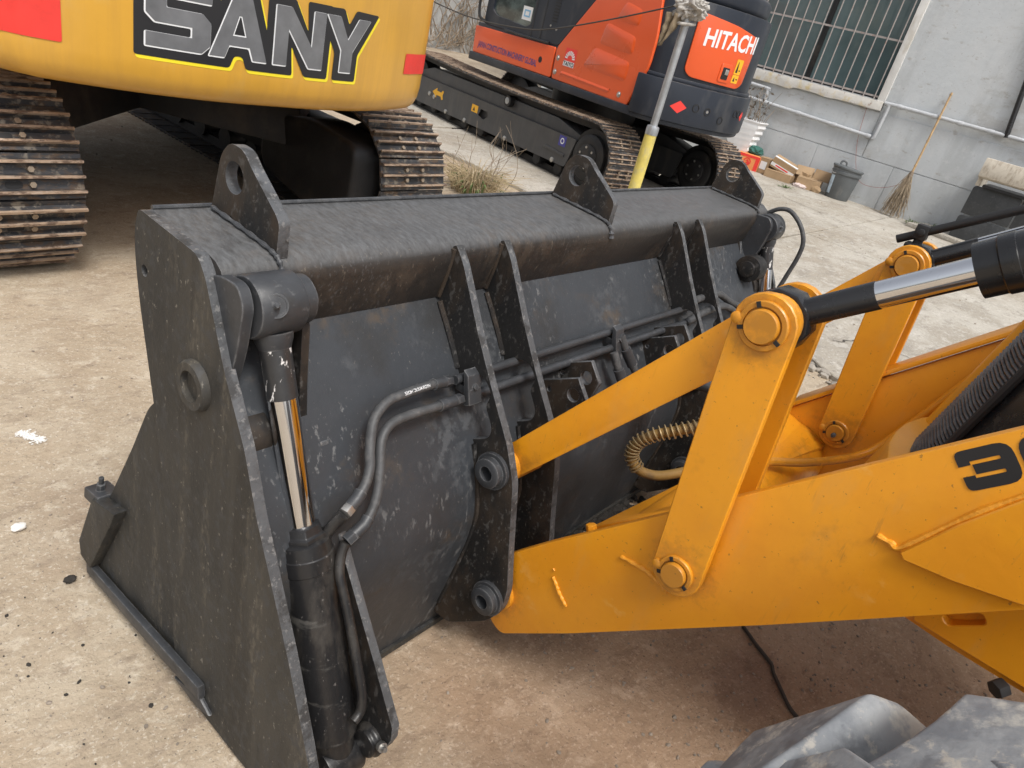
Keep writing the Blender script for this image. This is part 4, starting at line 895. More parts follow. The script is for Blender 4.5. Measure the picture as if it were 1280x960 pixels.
# rear engine door, with lettering, latch and warning stickers
def bent_slab(name, poly, thick, m_, parent, fn=onr, off=0., bevel=.006):
    """a plate that follows the rear curve, with thickness"""
    bm = bmesh.new(); vs_ = [bm.verts.new((p[0], p[1], 0)) for p in poly]; bm.faces.new(vs_)
    xs = [p[0] for p in poly]; x = min(xs) + .05
    while x < max(xs) - .01:
        bmesh.ops.bisect_plane(bm, geom=list(bm.verts) + list(bm.edges) + list(bm.faces), plane_co=(x, 0, 0), plane_no=(1, 0, 0)); x += .05
    r = bmesh.ops.extrude_face_region(bm, geom=list(bm.faces)); up = [v for v in r['geom'] if isinstance(v, bmesh.types.BMVert)]
    for v in up: v.co.z = thick
    bmesh.ops.recalc_face_normals(bm, faces=bm.faces)
    if bevel: bmesh.ops.bevel(bm, geom=[e for e in bm.edges if len(e.link_faces) == 2 and e.calc_face_angle(0) > R(60)], offset=bevel, segments=3, profile=.5, affect='EDGES', clamp_overlap=True)
    for v in bm.verts: v.co = Vector(fn(v.co.x, v.co.y, off + v.co.z))
    bmesh.ops.recalc_face_normals(bm, faces=bm.faces)
    me = bpy.data.meshes.new(name); bm.to_mesh(me); bm.free(); finish(me, m_, 40); return link(name, me, parent)
sa, sb = s_at(.355), s_at(1.03)
dpoly = rpoly([(sa, 1.31), (sa + .06, 1.265), (sb - .08, 1.255), (sb + .0, 1.30), (sb + .02, 1.60), (sb - .005, 1.70), (sb - .30, 1.745), (sa + .03, 1.775), (sa - .01, 1.72)], .035, 5)
dr = bent_slab('engine_door', dpoly, .022, ORG, ox, off=-.006, bevel=.012)
def ondoor(s, z, off): return onr(s, z, off + .0165)
decal('maker_lettering', None, lambda u, v, o: ondoor(sa + .085 + u, 1.535 + v + .06 * u, o), SILW, dr, step=.03, bm_in=text_bm('HITACHI', .195, .84, offset=.005))
lc = (sa + sb) / 2 + .07
bent_slab('latch_surround', rpoly([(lc - .075, 1.285), (lc + .06, 1.285), (lc + .06, 1.44), (lc - .075, 1.44)], .02, 4), .008, ORG, dr, off=.016, bevel=.004)
bent_slab('latch', rpoly([(lc - .05, 1.31), (lc + .03, 1.31), (lc + .03, 1.41), (lc - .05, 1.41)], .006, 3), .010, BLACKP, dr, off=.018, bevel=.003)
bent_slab('latch_tongue', rpoly([(lc - .02, 1.35), (lc + .02, 1.35), (lc + .02, 1.395), (lc - .02, 1.395)], .006, 3), .016, STEEL, dr, off=.018, bevel=.003)
for k, (z0, z1) in enumerate(((1.375, 1.50), (1.30, 1.37))):
    decal('warning_sticker', [rpoly([(lc + .095, z0), (lc + .185, z0), (lc + .185, z1), (lc + .095, z1)], .008, 2)], ondoor, ADEC, dr, step=.03)
    decal('warning_mark', [[(lc + .110, z0 + .015), (lc + .14, z0 + .015), (lc + .128, z1 - .02), (lc + .122, z1 - .02)]], ondoor, INK, dr, step=0, off=.003)
    decal('warning_mark', [[(lc + .15, z0 + .03), (lc + .172, z0 + .03), (lc + .172, z0 + .04), (lc + .15, z0 + .04)]], ondoor, INK, dr, step=0, off=.003)
# left side: orange engine panel with pressed steps, front sill panel with lettering, cab
X0 = .15
sp = rpoly([(.585, .90), (.61, 1.19), (.22, 1.67), (.02, 1.86), (-.60, 1.86), (-.675, 1.50), (-.68, 1.25), (-.58, 1.0), (-.545, .90)], [.02, .04, .03, .02, .02, .05, .08, .05, .02], 5)
pn = MB().prism(sp, X0 - .022, X0 + .01, 'x').build('side_panel', ORG, ox, bevel=.010, seg=3)
def press(pts, rad=.05):
    P0 = rpoly(pts, rad, 5); P1 = offset_poly(P0, -.022); k = len(P0)
    V = [(X0 - .0215, *p) for p in P0] + [(X0 - .031, *p) for p in P1]
    F = [list(range(k, 2 * k))] + [(i, (i + 1) % k, k + (i + 1) % k, k + i) for i in range(k)]
    MB().add(V, F).build('pressed_step', ORG, pn, ang=60)
press([(.02, 1.33), (-.45, 1.31), (-.44, 1.46), (-.02, 1.52)]); press([(.17, 1.10), (-.45, 1.08), (-.45, 1.25), (.06, 1.29)]); press([(-.12, 1.56), (-.43, 1.54), (-.43, 1.68), (-.2, 1.72)])
press([(.49, .955), (-.28, .945), (-.30, .985), (.45, 1.0)], .02)
for (y, z) in ((.55, 1.10), (.55, .97), (-.42, .965)): MB().lathe((X0 - .02, y, z), (-1, 0, 0), [(0, .026), (.005, .026), (.008, .018), (.014, .016)], 16).build('panel_bolt', STEEL, pn)
def onside(u, v, off): return (X0 - .022 - off, u, v)
# maker's emblem: white tile, red sun with rays
decal('emblem_tile', [rpoly([(.46, 1.045), (.285, 1.045), (.285, 1.215), (.46, 1.215)], .01, 3)], lambda u, v, o: onside(u, v, o), RED, pn, step=0)
sun = []; c0 = (.3725, 1.118)
for k in range(9):
    a0 = PI * k / 9 + .06; a1 = PI * (k + 1) / 9 - .06
    decal('emblem_ray', [[(c0[0] + .036 * math.cos(a0), c0[1] + .036 * math.sin(a0)), (c0[0] + .036 * math.cos(a1), c0[1] + .036 * math.sin(a1)), (c0[0] + .075 * math.cos(a1), c0[1] + .075 * math.sin(a1)), (c0[0] + .075 * math.cos(a0), c0[1] + .075 * math.sin(a0))]], onside, SILW, pn, step=0, off=.003)
decal('emblem_band', [[(.455, 1.05), (.29, 1.05), (.29, 1.098), (.455, 1.098)]], onside, SILW, pn, step=0, off=.003)
decal('emblem_lettering', None, lambda u, v, o: onside(.452 - u, 1.056 + v, o), INK, pn, step=0, off=.0045, bm_in=text_bm('TAIYO', .054, 1.0, offset=.0015))
fp = MB().prism(rpoly([(2.08, .885), (2.11, 1.16), (.64, 1.185), (.615, .90)], .02, 4), X0 - .018, X0 + .02, 'x').build('sill_panel', ORG, ox, bevel=.008, seg=3)
decal('sill_lettering', None, lambda u, v, o: (X0 - .018 - o, 1.99 - u, .955 + v), NAVY, fp, step=0, bm_in=text_bm('JAPAN CONSTUCTION MACHINERY GLOBAL', .085, .645, shear=.1, offset=.002))
MB().lathe((X0 - .016, .83, 1.03), (-1, 0, 0), [(0, .04), (.004, .04), (.004, .034), (.001, .03)], 24).lathe((X0 - .016, .83, 1.03), (-1, 0, 0), [(0, .03), (.0035, .03)], 20, mi=1).build('filler_hole', [ORG, BLACKM], fp)
MB().prism([(2.12, .80), (2.12, .885), (-.62, .905), (-.62, .83)], X0 - .035, X0 + .06, 'x').build('deck_edge', SLATE, ox, bevel=.012)
# cab with door window
cb = plate('cab', rpoly([(1.98, 1.20), (1.93, 1.20), (.62, 1.205), (.28, 1.62), (.15, 1.80), (.20, 2.72), (1.75, 2.72), (1.98, 1.9)], .03, 3), [rpoly([(1.86, 1.36), (1.78, 1.315), (1.20, 1.285), (1.13, 1.33), (1.12, 2.45), (1.62, 2.5), (1.80, 2.1)], .03, 4)], X0 - .005, X0 + .05, 'x', SLATE, ox, .006)
MB().box((X0 + .9, .3, 1.2), (X0 + .95, 1.9, 2.7)).box((X0 + .05, .3, 1.2), (X0 + .9, .35, 2.7)).box((X0 - .0, .25, 2.68), (X0 + .95, 1.8, 2.76)).box((X0 + .05, 1.85, 1.2), (X0 + .9, 1.9, 1.5)).build('cab_shell', SLATE, cb, bevel=.01)
MB().prism([(1.87, 1.35), (1.78, 1.30), (1.20, 1.27), (1.12, 1.31), (1.11, 2.46), (1.62, 2.51), (1.81, 2.1)], X0 + .018, X0 + .024, 'x').build('cab_window', CABG, cb)
decal('window_sticker', [[(1.34, 1.345), (1.175, 1.345), (1.175, 1.475), (1.34, 1.475)]], lambda u, v, o: (X0 + .018 - o, u, v), SILW, cb, step=0)
decal('window_sticker_print', [[(1.31, 1.375), (1.205, 1.375), (1.205, 1.445), (1.31, 1.445)], [(1.29, 1.39), (1.225, 1.39), (1.225, 1.43), (1.29, 1.43)]], lambda u, v, o: (X0 + .018 - o, u, v), mat('print_blue', (.2, .42, .62), .5), cb, step=0, off=.003)
for pts in ([(1.09, 1.215), (1.09, 2.5)], [(.93, 1.215), (.93, 2.6)]): MB().tube([(X0 - .006, *p) for p in pts], .006, 6, smooth=0).build('door_seam', BLACKM, cb)
for k in range(8): MB().box((X0 - .009, .72, 1.40 + k * .028), (X0 - .004, .80, 1.412 + k * .028)).build('vent_slat', BLACKM, cb)
for (y, z) in ((.80, 1.36), (.70, 1.34), (.80, 1.66), (.70, 1.65)): MB().cyl((X0 - .012, y, z), (X0 - .004, y, z), .011, n=10).build('cab_bolt', STEEL, cb)
MB().cyl((X0 - .0075, .55, 1.74), (X0 - .004, .55, 1.74), .055, n=28).build('round_sticker', SILW, cb); MB().cyl((X0 - .0095, .55, 1.74), (X0 - .0074, .55, 1.74), .047, n=28).build('round_sticker_face', NAVY, cb)
MB().lathe((X0 - .0094, .55, 1.74), (-1, 0, 0), [(0, .03), (.001, .03), (.001, .02), (0, .02)], 24).build('round_sticker_mark', ADEC, cb)
MB().tube([(X0 - .02, 1.93, 1.22), (X0 - .05, 2.02, 1.26), (X0 - .06, 2.05, 1.40), (X0 - .06, 2.04, 1.65), (X0 - .04, 1.98, 1.8)], .016, 8).build('grab_rail', BLACKM, cb)
MB().tube([(X0 - .018, 1.55, 1.205), (X0 - .03, 1.2, 1.20), (X0 - .02, .75, 1.205)], .012, 6).build('door_sill', BLACKP, cb)
# undercarriage and tracks
MB().cyl((1.15, .95, .55), (1.15, .95, .84), .50, n=36).build('swing_ring', DARK, ox)
MB().box((.3, .45, .32), (1.75, 1.45, .58)).build('carriage_frame', DARK, ox, bevel=.03)
MB().prism([(-.3, .50), (.6, .56), (.6, .30), (-.3, .25)], .55, .85, 'x').build('carriage_leg', DARK, ox, bevel=.02)
sm2 = shoe_mesh(.45, .135, .028, (-.042, 0., .042))
for i, (x0, x1) in enumerate(((0., .45), (1.62, 2.07))):
    t = track(ox, x0, x1, -.33, 3.15, .350, .325, .135, sm2, TFR, sink=.03)
    cx = (x0 + x1) / 2
    sf = plate('side_frame', rpoly([(-.02, .17), (-.10, .46), (3.20, .42), (3.32, .33), (3.26, .20), (3.0, .115)], .03, 4), [rpoly([(1.62, .27), (1.50, .25), (1.42, .30), (1.44, .345), (1.58, .35)], .01, 3)] if i == 0 else [], x0 + .06, x0 + .075, 'x', TFR, t, .004)
    MB().prism([(-.05, .20), (-.10, .50), (.3, .58), (2.8, .56), (3.20, .45), (3.15, .2)], x0 + .11, x0 + .36, 'x').build('side_frame_box', TFR, t, bevel=.01)
    if i == 0:
        for (y, z) in ((2.29, .15), (1.86, .155), (1.03, .17), (.18, .185), (2.60, .25), (2.72, .265)):
            MB().lathe((x0 + .062, y, z), (-1, 0, 0), [(0, .026), (.012, .026), (.018, .018)], 12).build('frame_bolt', STEEL, sf)
        MB().prism([(.34, .30), (.02, .285), (.02, .255), (.36, .27)], x0 + .048, x0 + .062, 'x').build('frame_slot', TFR, sf, bevel=.004)
        def onsf(u, v, off): return (x0 + .06 - off, u, v)
        decal('frame_sticker', [[(1.765, .285), (1.635, .285), (1.635, .365), (1.765, .365)]], onsf, ADEC, sf, step=0)
        decal('frame_sticker_mark', [[(1.735, .30), (1.69, .30), (1.712, .345)], ], onsf, INK, sf, step=0, off=.003)
        decal('arrow_sticker', [[(2.66, .305), (2.56, .365), (2.56, .332), (2.46, .330), (2.43, .36), (2.40, .35), (2.42, .305), (2.40, .262), (2.43, .25), (2.46, .283), (2.56, .282), (2.56, .25)]], onsf, ADEC, sf, step=0)
        decal('blue_sticker', [[(.15, .345), (.04, .345), (.04, .445), (.15, .445)]], onsf, BLUE, sf, step=0)
        decal('blue_sticker_print', [circ((.095, .395), .030, 12), circ((.095, .395), .019, 10)], onsf, SILW, sf, step=0, off=.003)
    MB().lathe((x0 + .05, 1.12, .545), (1, 0, 0), [(0, .02), (0, .055), (.004, .06), (.30, .06)], 20).lathe((x0 + .046, 1.12, .545), (1, 0, 0), [(0, .025), (.002, .035), (.004, .035), (.005, .02)], 18, mi=1).build('carrier_roller', [DARK, GALV], t)
    dxs = x0 + .035 if i == 0 else x0 + .035
    MB().lathe((dxs, -.33, .350), (1, 0, 0), [(0, .14), (0, .20), (.01, .215), (.05, .22), (.05, .27), (.34, .27), (.34, .1)], 36).lathe((dxs - .018, -.33, .350), (1, 0, 0), [(0, .115), (.005, .125), (.03, .13)], 30).build('final_drive', DARK, t)
    for k in range(6): a = 2 * PI * k / 6 + .3; MB().cyl((dxs - .024, -.33 + .095 * math.cos(a), .35 + .095 * math.sin(a)), (dxs - .015, -.33 + .095 * math.cos(a), .35 + .095 * math.sin(a)), .012, n=8).build('drive_bolt', STEEL, t)
    MB().cyl((cx - .1, 3.15, .35), (cx + .1, 3.15, .35), .25, n=30).build('idler', DARK, t, bevel=.01)
    for k in range(9): MB().cyl((cx - .14, .1 + k * .36, .125), (cx + .14, .1 + k * .36, .125), .062, n=16).build('roller', DARK, t, bevel=.008)
# simple boom in front of the cab
MB().prism([(2.1, .9), (2.6, .9), (3.3, 2.4), (4.3, 2.9), (4.3, 3.15), (3.1, 2.75)], .95, 1.25, 'x').build('boom', ORG, ox, bevel=.03)
#@@PROPS
# ================================================================== yard things
# post with rag and rope
po = thing('steel_post', 'galvanised steel post in a faded yellow sleeve beside the orange excavator', 'post', (5.73, 3.13, 0))
MB().cyl((5.73, 3.13, 0), (5.73, 3.13, 1.74), .031, n=20).build('post_tube', GALV, po)
MB().lathe((5.73, 3.13, 0), (0, 0, 1), [(0, .052), (.62, .052), (.80, .050), (.80, .034)], 20).build('yellow_sleeve', POLEY, po)
MB().lathe((5.73, 3.13, .78), (0, 0, 1), [(0, .053), (.05, .054), (.07, .050), (.075, .033)], 18).build('sleeve_tape', GALV, po)
def rag():
    b = MB(); n_, m_ = 96, 60
    V = []; F = []
    for i in range(m_ + 1):
        for j in range(n_):
            th = PI * i / m_; ph = 2 * PI * j / n_
            d = Vector((math.sin(th) * math.cos(ph), math.sin(th) * math.sin(ph), math.cos(th)))
            f = .80 + .16 * math.sin(ph * 5 + 5 * noise.noise(d * 1.6) + 2.2 * d.z) * math.sin(th) + .20 * abs(noise.noise(d * 2.6)) + .22 * abs(noise.noise(d * 5.5 + Vector((3, 1, 2)))) + .10 * math.sin(9 * noise.noise(d * 2.3 + Vector((7, 0, 0))))
            V.append((5.73 + d.x * .085 * f, 3.13 + d.y * .145 * f, 1.755 + d.z * .095 * f - .05 * max(0, d.y) * f))
    for i in range(m_):
        for j in range(n_): F.append((i * n_ + j, i * n_ + (j + 1) % n_, (i + 1) * n_ + (j + 1) % n_, (i + 1) * n_ + j))
    b.add(V, F)
    o = tag(b.build('rag', CLOTH, None, ang=180), 'crumpled dirty grey rag tied round the top of the steel post', 'rag')
    # hanging tail with folds
    V = []; F = []; nu, nv = 14, 18
    for i in range(nv + 1):
        for j in range(nu + 1):
            u = j / nu - .5; v = i / nv
            wdt = .13 * (1 - .55 * v) * (1 if v < .8 else 1 - (v - .8) * 2.6)
            y = 3.215 + .05 * v + u * wdt + .01 * noise.noise(Vector((u * 4, v * 6, 3))); x = 5.68 + .035 * math.sin(u * 11 + v * 4) * (1 - .3 * v) - .02 * v
            V.append((x, y, 1.70 - .245 * v - .03 * abs(u)))
    for i in range(nv):
        for j in range(nu): a = i * (nu + 1) + j; F.append((a, a + 1, a + nu + 2, a + nu + 1))
    me = MB().add(V, F).mesh('rag_tail', TARP, ang=180); t = link('rag_tail', me, o)
    md = t.modifiers.new('thick', 'SOLIDIFY'); md.thickness = .004
    MB().tube([(5.66, 3.13, 1.63), (5.70, 3.07, 1.64), (5.78, 3.08, 1.65), (5.79, 3.17, 1.64), (5.72, 3.20, 1.63), (5.66, 3.13, 1.63)], .012, 8).build('rag_knot', CLOTH, o)
rag()
tag(MB().tube([(5.72, 3.2, 1.765), (5.72, 3.85, 1.525), (5.72, 4.48, 1.325), (5.72, 4.9, 1.27), (5.72, 5.27, 1.254), (5.72, 5.60, 1.265), (5.72, 6.1, 1.32), (5.72, 7.2, 1.50), (5.72, 9., 1.9)], .0065, 6).build('rope', ROPE), 'thin dark rope sagging from the post across the orange excavator', 'rope')

# grey pail with lid
pl_ = thing('plastic_pail', 'grey lidded plastic pail standing against the building wall', 'pail', (12.13, 3.20, .035), world=False)
MB().lathe((0, 0, 0), (0, 0, 1), [(0, .165), (.012, .172), (.36, .205), (.37, .222), (.40, .224), (.405, .212), (.445, .216)], 36).build('pail_body', PAIL, pl_)
lid = MB().lathe((0, 0, .44), (.03, -.05, 1), [(0, .222), (.012, .232), (.03, .232), (.034, .222), (.028, .20), (.036, .19), (.042, .02)], 36).build('lid', PAIL, pl_)
MB().tube([(-.03, .12, .475), (-.03, .13, .52), (-.02, .10, .545), (.0, .06, .53), (.01, .05, .485)], .016, 8).build('lid_knob', PAIL, pl_)
MB().tube([(-.10, .20, .39), (-.17, .14, .36), (-.20, .05, .38), (-.205, .0, .40)], .004, 6).build('pail_handle', WHITE, pl_)
a0 = R(140)
V = []; F = []
for i in range(7):
    a = R(128) + R(24) * i / 6
    for z, r_ in ((.06, .1795), (.33, .2045)): V.append((r_ * math.cos(a), r_ * math.sin(a), z))
for i in range(6): F.append((2 * i, 2 * i + 2, 2 * i + 3, 2 * i + 1))
MB().add(V, F).build('pail_label', mat('label_pale_blue', (.5, .62, .72), .5, var=.3, vscale=14), pl_)

# broom
br = thing('broom', 'twig broom with bamboo handle leaning on the building wall', 'broom', (12.2, 2.38, 0))
a, b = Vector((12.16, 2.365, .05)), Vector((12.40, 2.385, 1.82))
MB().tube([a.lerp(b, .22), a.lerp(b, .45), a.lerp(b, .7), b], lambda t: .0165 - .002 * t, 10, smooth=2).build('broom_handle', BAMB, br)
for t in (.42, .62, .80, .985): p = a.lerp(b, t); MB().cyl(p - (b - a) * .004, p + (b - a) * .004, .020, n=10).build('bamboo_node', BAMB, br, bevel=.002)
bs = MB(); rnd = random.Random(3)
for k in range(170):
    t0 = rnd.uniform(.28, .40); s = a.lerp(b, t0); an = rnd.uniform(0, 2 * PI); sp_ = rnd.uniform(.01, 1) ** .7
    e = Vector((12.17 + .10 * sp_ * math.cos(an), 2.36 + .19 * sp_ * math.sin(an), rnd.uniform(.04, .30) if rnd.random() < .5 else rnd.uniform(.035, .08)))
    m_ = s.lerp(e, .55) + Vector((rnd.uniform(-.03, .03), rnd.uniform(-.04, .04), rnd.uniform(-.01, .04)))
    bs.tube([s, m_, e], lambda t, q=rnd.uniform(.0025, .006): q * (1 - .5 * t), 4, smooth=3)
bs.build('twigs', BRIS, br)
MB().cyl(a.lerp(b, .33), a.lerp(b, .37), .030, .028, n=12).build('binding', TWIG, br)

# boxes and litter at the wall foot
def box_thing(name, label, cat, c, size, rz, m_=CARD, tilt=(0, 0), flaps=False, tape=None):
    o = thing(name, label, cat, c, rz, 'boxes dumped at the wall foot', world=False); o.rotation_euler = (tilt[0], tilt[1], rz)
    sx, sy, sz = size; t = .006
    b = MB().box((-sx / 2, -sy / 2, 0), (sx / 2, sy / 2, t)).box((-sx / 2, -sy / 2, t), (-sx / 2 + t, sy / 2, sz)).box((sx / 2 - t, -sy / 2, t), (sx / 2, sy / 2, sz)).box((-sx / 2 + t, -sy / 2, t), (sx / 2 - t, -sy / 2 + t, sz)).box((-sx / 2 + t, sy / 2 - t, t), (sx / 2 - t, sy / 2, sz))
    b.build('carton', m_, o, bevel=.002, seg=1)
    if flaps:
        for s, an in ((-1, 35), (1, -55)):
            f = MB().box((0, -sy / 2, 0), (sx * .48, sy / 2, t)).build('flap', m_, o); f.location = (s * sx / 2, 0, sz); f.rotation_euler = (0, R(an) if s > 0 else R(180 + an + 60), 0)
    else:
        for s in (-1, 1):
            f = MB().box((min(0, -s * sx / 2) if s > 0 else 0, -sy / 2 + .001, 0), (0 if s > 0 else sx / 2 - .002, sy / 2 - .001, .005)).build('flap', m_, o); f.location = (s * sx / 2, 0, sz + .0005); f.rotation_euler = (0, s * .015, 0)
    if tape: MB().box((-.05, -sy / 2 - .0015, sz * .0 + .01), (.03, -sy / 2 - .0005, sz - .01)).build('paper_label', SILW, o) if tape == 'side' else MB().box((-sx * .22, -sy / 2, sz + .012), (sx * .05, sy / 2, sz + .0135)).build('printed_strip', tape, o)
    return o
ob = box_thing('orange_carton', 'orange printed carton with red circle emblem at the wall foot', 'box', (12.05, 4.70, .035), (.26, .38, .22), R(8), mat('orange_print', (.74, .27, .085), .7, var=.1))
for q, pts in enumerate((circ((0, .115), .062, 20), )):
    me = plate('carton_emblem', pts, [circ((0, .115), .045, 18)], -.134, -.1315, 'x', RED, ob, 0)
MB().prism([(-.05, .10), (.0, .15), (.03, .12), (-.01, .12), (.02, .09), (-.03, .075)], -.134, -.1315, 'x').build('carton_emblem', RED, ob)
MB().box((-.1335, -.191, .0), (-.1308, -.13, .222)).box((-.1335, -.13, .185), (-.1308, .19, .222)).build('carton_print', RED, ob)
b2 = box_thing('cardboard_box', 'brown cardboard box with white paper label beside the orange carton', 'box', (12.10, 4.42, .035), (.24, .20, .24), R(-6))
MB().box((-.122, -.06, .07), (-.1205, .05, .19)).build('paper_label', SILW, b2)
box_thing('flat_cardboard_box', 'flat brown cardboard box lying under the tilted printed box', 'box', (12.05, 4.13, .035), (.34, .42, .11), R(6), flaps=False)
b3 = box_thing('tilted_cardboard_box', 'cardboard box with white printed strip tilted on top of the flat box', 'box', (12.12, 4.15, .165), (.26, .40, .15), R(10), tilt=(R(14), R(-8)))
MB().box((-.1325, -.2, .03), (-.131, .2, .08)).box((-.11, -.2, .163), (-.04, .2, .1645)).build('printed_strip', SILW, b3)
MB().box((-.1335, -.10, .045), (-.1326, .12, .065)).build('red_print', RED, b3)
b4 = box_thing('open_cardboard_box', 'open brown cardboard box with raised flaps next to the grey pail', 'box', (12.08, 3.66, .035), (.30, .36, .15), R(12))
for (y, an, rz) in ((.12, 60, 20), (-.14, 75, -10)):
    f = MB().box((0, -.14, 0), (.16, .14, .005)).build('flap', CARD, b4); f.location = (.14, y, .15); f.rotation_euler = (0, R(-an), R(rz))
box_thing('crushed_cardboard_box', 'small crushed cardboard box leaning behind the open box', 'box', (12.26, 3.90, .035), (.16, .30, .20), R(-12), tilt=(R(6), R(4)))
# crumpled paper and a few rags of packaging
def crumple(name, c, r, m_, label, cat, sq=(1, 1, .5), seed=0):
    bm = bmesh.new(); bmesh.ops.create_icosphere(bm, subdivisions=3, radius=1)
    for v in bm.verts:
        d = v.co.normalized(); f = .75 + .5 * noise.ridged_multi_fractal(d * 1.7 + Vector((seed, 0, 0)), .9, 2.2, 3, .9, 2.) * .5
        v.co = Vector((d.x * sq[0], d.y * sq[1], d.z * sq[2])) * r * f + Vector(c)
    me = bpy.data.meshes.new(name); bm.to_mesh(me); bm.free(); finish(me, m_, 25); return tag(link(name, me), label, cat)
crumple('crumpled_paper', (11.90, 3.73, .06), .09, mat('pinkish_paper', (.6, .5, .47), .8, var=.25, vscale=14), 'crumpled pinkish paper lying in front of the open cardboard box', 'paper', (.7, 1.3, .45), 2)
crumple('torn_cardboard', (11.98, 3.50, .07), .09, CARD, 'torn piece of cardboard lying against the pail', 'cardboard', (.5, 1., .8), 5)
crumple('green_cloth', (12.16, 4.72, .32), .14, TURQ, 'dark green cloth bundled on top of the orange carton', 'cloth', (.8, 1.2, .55), 8)
crumple('white_wrapper', (12.06, 4.84, .29), .05, WHITE, 'small white wrapper beside the dark green cloth', 'wrapper', (.6, 1, .8), 11)

# ribbed white planter with a dead plant
pt = thing('planter', 'white ribbed foam planter with a dead plant by the building wall', 'planter', (12.15, 4.98, .03), world=False)
pr_ = [(0, .0)]; V = []
ribs = []
for i in range(15):
    z = .04 + i * .045; base_ = .17 + .10 * (i / 14); ribs.append((z, base_ + (.014 if i % 2 else -.008)))
ribs = [(0, .165)] + ribs + [(.70, .29), (.72, .29), (.72, .265), (.60, .24), (.60, .02)]
m_ = MB().lathe((0, 0, 0), (0, 0, 1), ribs, 4)
for i, v in enumerate(m_.v): m_.v[i] = tuple(Matrix.Rotation(PI / 4, 4, 'Z') @ Vector(v)); m_.v[i] = (m_.v[i][0] * .85, m_.v[i][1] * 1.3, m_.v[i][2])
m_.build('planter_box', FOAM, pt, bevel=.01)
tw = MB(); rnd = random.Random(11)
for k in range(26):
    x, y = rnd.uniform(-.14, .14), rnd.uniform(-.22, .22); h = rnd.uniform(.25, .62)
    tw.tube([(x, y, .58), (x + rnd.uniform(-.05, .05), y + rnd.uniform(-.08, .08), .6 + h * .5), (x + rnd.uniform(-.12, .12), y + rnd.uniform(-.18, .18), .6 + h)], lambda t: .006 * (1 - .6 * t), 5)
tw.build('dead_stems', TWIG, pt)
lf = MB()
for k in range(90):
    c = Vector((rnd.uniform(-.18, .18), rnd.uniform(-.26, .26), rnd.uniform(.72, 1.2))); q = Matrix.Rotation(rnd.uniform(0, 6), 3, Vector((rnd.random(), rnd.random(), rnd.random() + .1)).normalized()); s = rnd.uniform(.02, .045)
    lf.add([c + q @ Vector(p) * s for p in ((-1, 0, 0), (0, -.45, .1), (1, 0, .2), (0, .45, .1))], [(0, 1, 2, 3)])
lf.build('dead_leaves', mat('withered_leaf', (.12, .10, .08), .9, var=.5, vscale=30), pt)

# low stone sink with black tiles at the wall, right of the broom
tr = thing('stone_trough', 'broken cream stone trough clad in black tiles against the wall', 'trough', (12.0, .6, 0))
MB().box((11.90, -.9, .0), (12.43, 1.46, .80)).build('trough_base', WALLM, tr)
n = 30; P0 = []
for i in range(n + 1):
    y = -.95 + (1.50 + .95) * i / n; P0.append(y)
V = []; F = []
for y in P0:
    w1 = .02 * noise.noise(Vector((y * 6, 0, 0)))
    V += [(11.70 + w1, y, 1.02), (11.72 + w1, y, .93 + w1), (11.86, y, .90), (11.86, y, 1.0), (11.80, y, 1.17), (11.71, y, 1.17)]
for i in range(n):
    for j in range(6): F.append((i * 6 + j, i * 6 + (j + 1) % 6, (i + 1) * 6 + (j + 1) % 6, (i + 1) * 6 + j))
F += [tuple(range(6)), tuple(range(n * 6, n * 6 + 6))]
MB().add(V, F).build('trough_rim', CREAM, tr, bevel=.01)
MB().box((11.80, -.92, .805), (12.43, 1.40, .84)).build('trough_basin', BLACKM, tr)
MB().box((11.86, 1.44, .80), (12.43, 1.50, 1.10)).build('trough_end', CREAM, tr, bevel=.015)
yy = 1.50
for k in range(4):
    for (z0, z1, xo) in ((.05, .40, .0), (.42, .80, .02)):
        t = MB().prism(rpoly([(yy - .60, z0), (yy, z0), (yy, z1), (yy - .60, z1)], [.0, .0, .05, .03], 4), 11.845 + xo, 11.875 + xo, 'x').build('tile', TILE, tr, bevel=.004)
    yy -= .62
tag(MB().prism([(11.55, .95), (12.20, .90), (12.36, 1.90), (11.75, 2.05)], .036, .095, 'z').build('stone_slab', CONC, None, bevel=.008), 'pale flat stone slab lying in front of the black tiled trough', 'slab')

# bare vines and rubble at the boundary wall
def vine(x, y, h, seed):
    rnd = random.Random(seed); b = MB()
    for k in range(34):
        p = Vector((x + rnd.uniform(-1.6, 1.6), y - .08, rnd.uniform(0, .3))); path = [p.copy()]; dx = rnd.uniform(-.25, .25)
        for i in range(rnd.randint(5, 9)):
            p = p + Vector((dx + rnd.uniform(-.22, .22), rnd.uniform(-.06, .04), rnd.uniform(.05, h / 6))); p.y = min(p.y, y - .02); path.append(p.copy())
        b.tube(path, lambda t, q=rnd.uniform(.008, .022): q * (1 - .7 * t), 5, smooth=3)
    for k in range(60):
        c = Vector((x + rnd.gauss(0, .7), y - rnd.uniform(.1, .8), rnd.uniform(0, .5))); an = rnd.uniform(0, 6.3); l = rnd.uniform(.15, .5)
        b.tube([c, c + Vector((l * .5 * math.cos(an), l * .3 * math.sin(an), rnd.uniform(.05, .35))), c + Vector((l * math.cos(an), l * .6 * math.sin(an), rnd.uniform(-.05, .2)))], .008, 4, smooth=3)
    return b.build('bare_vine', TWIG)
tag(vine(14.2, 15., 2.6, 4), 'bare dead vines climbing the old wall, in the gap beside the yellow counterweight', 'vine', 'bare vines on the boundary wall')
tag(vine(16.8, 15., 2.4, 9), 'thicket of bare twigs at the wall foot nearer the orange cab', 'vine', 'bare vines on the boundary wall')

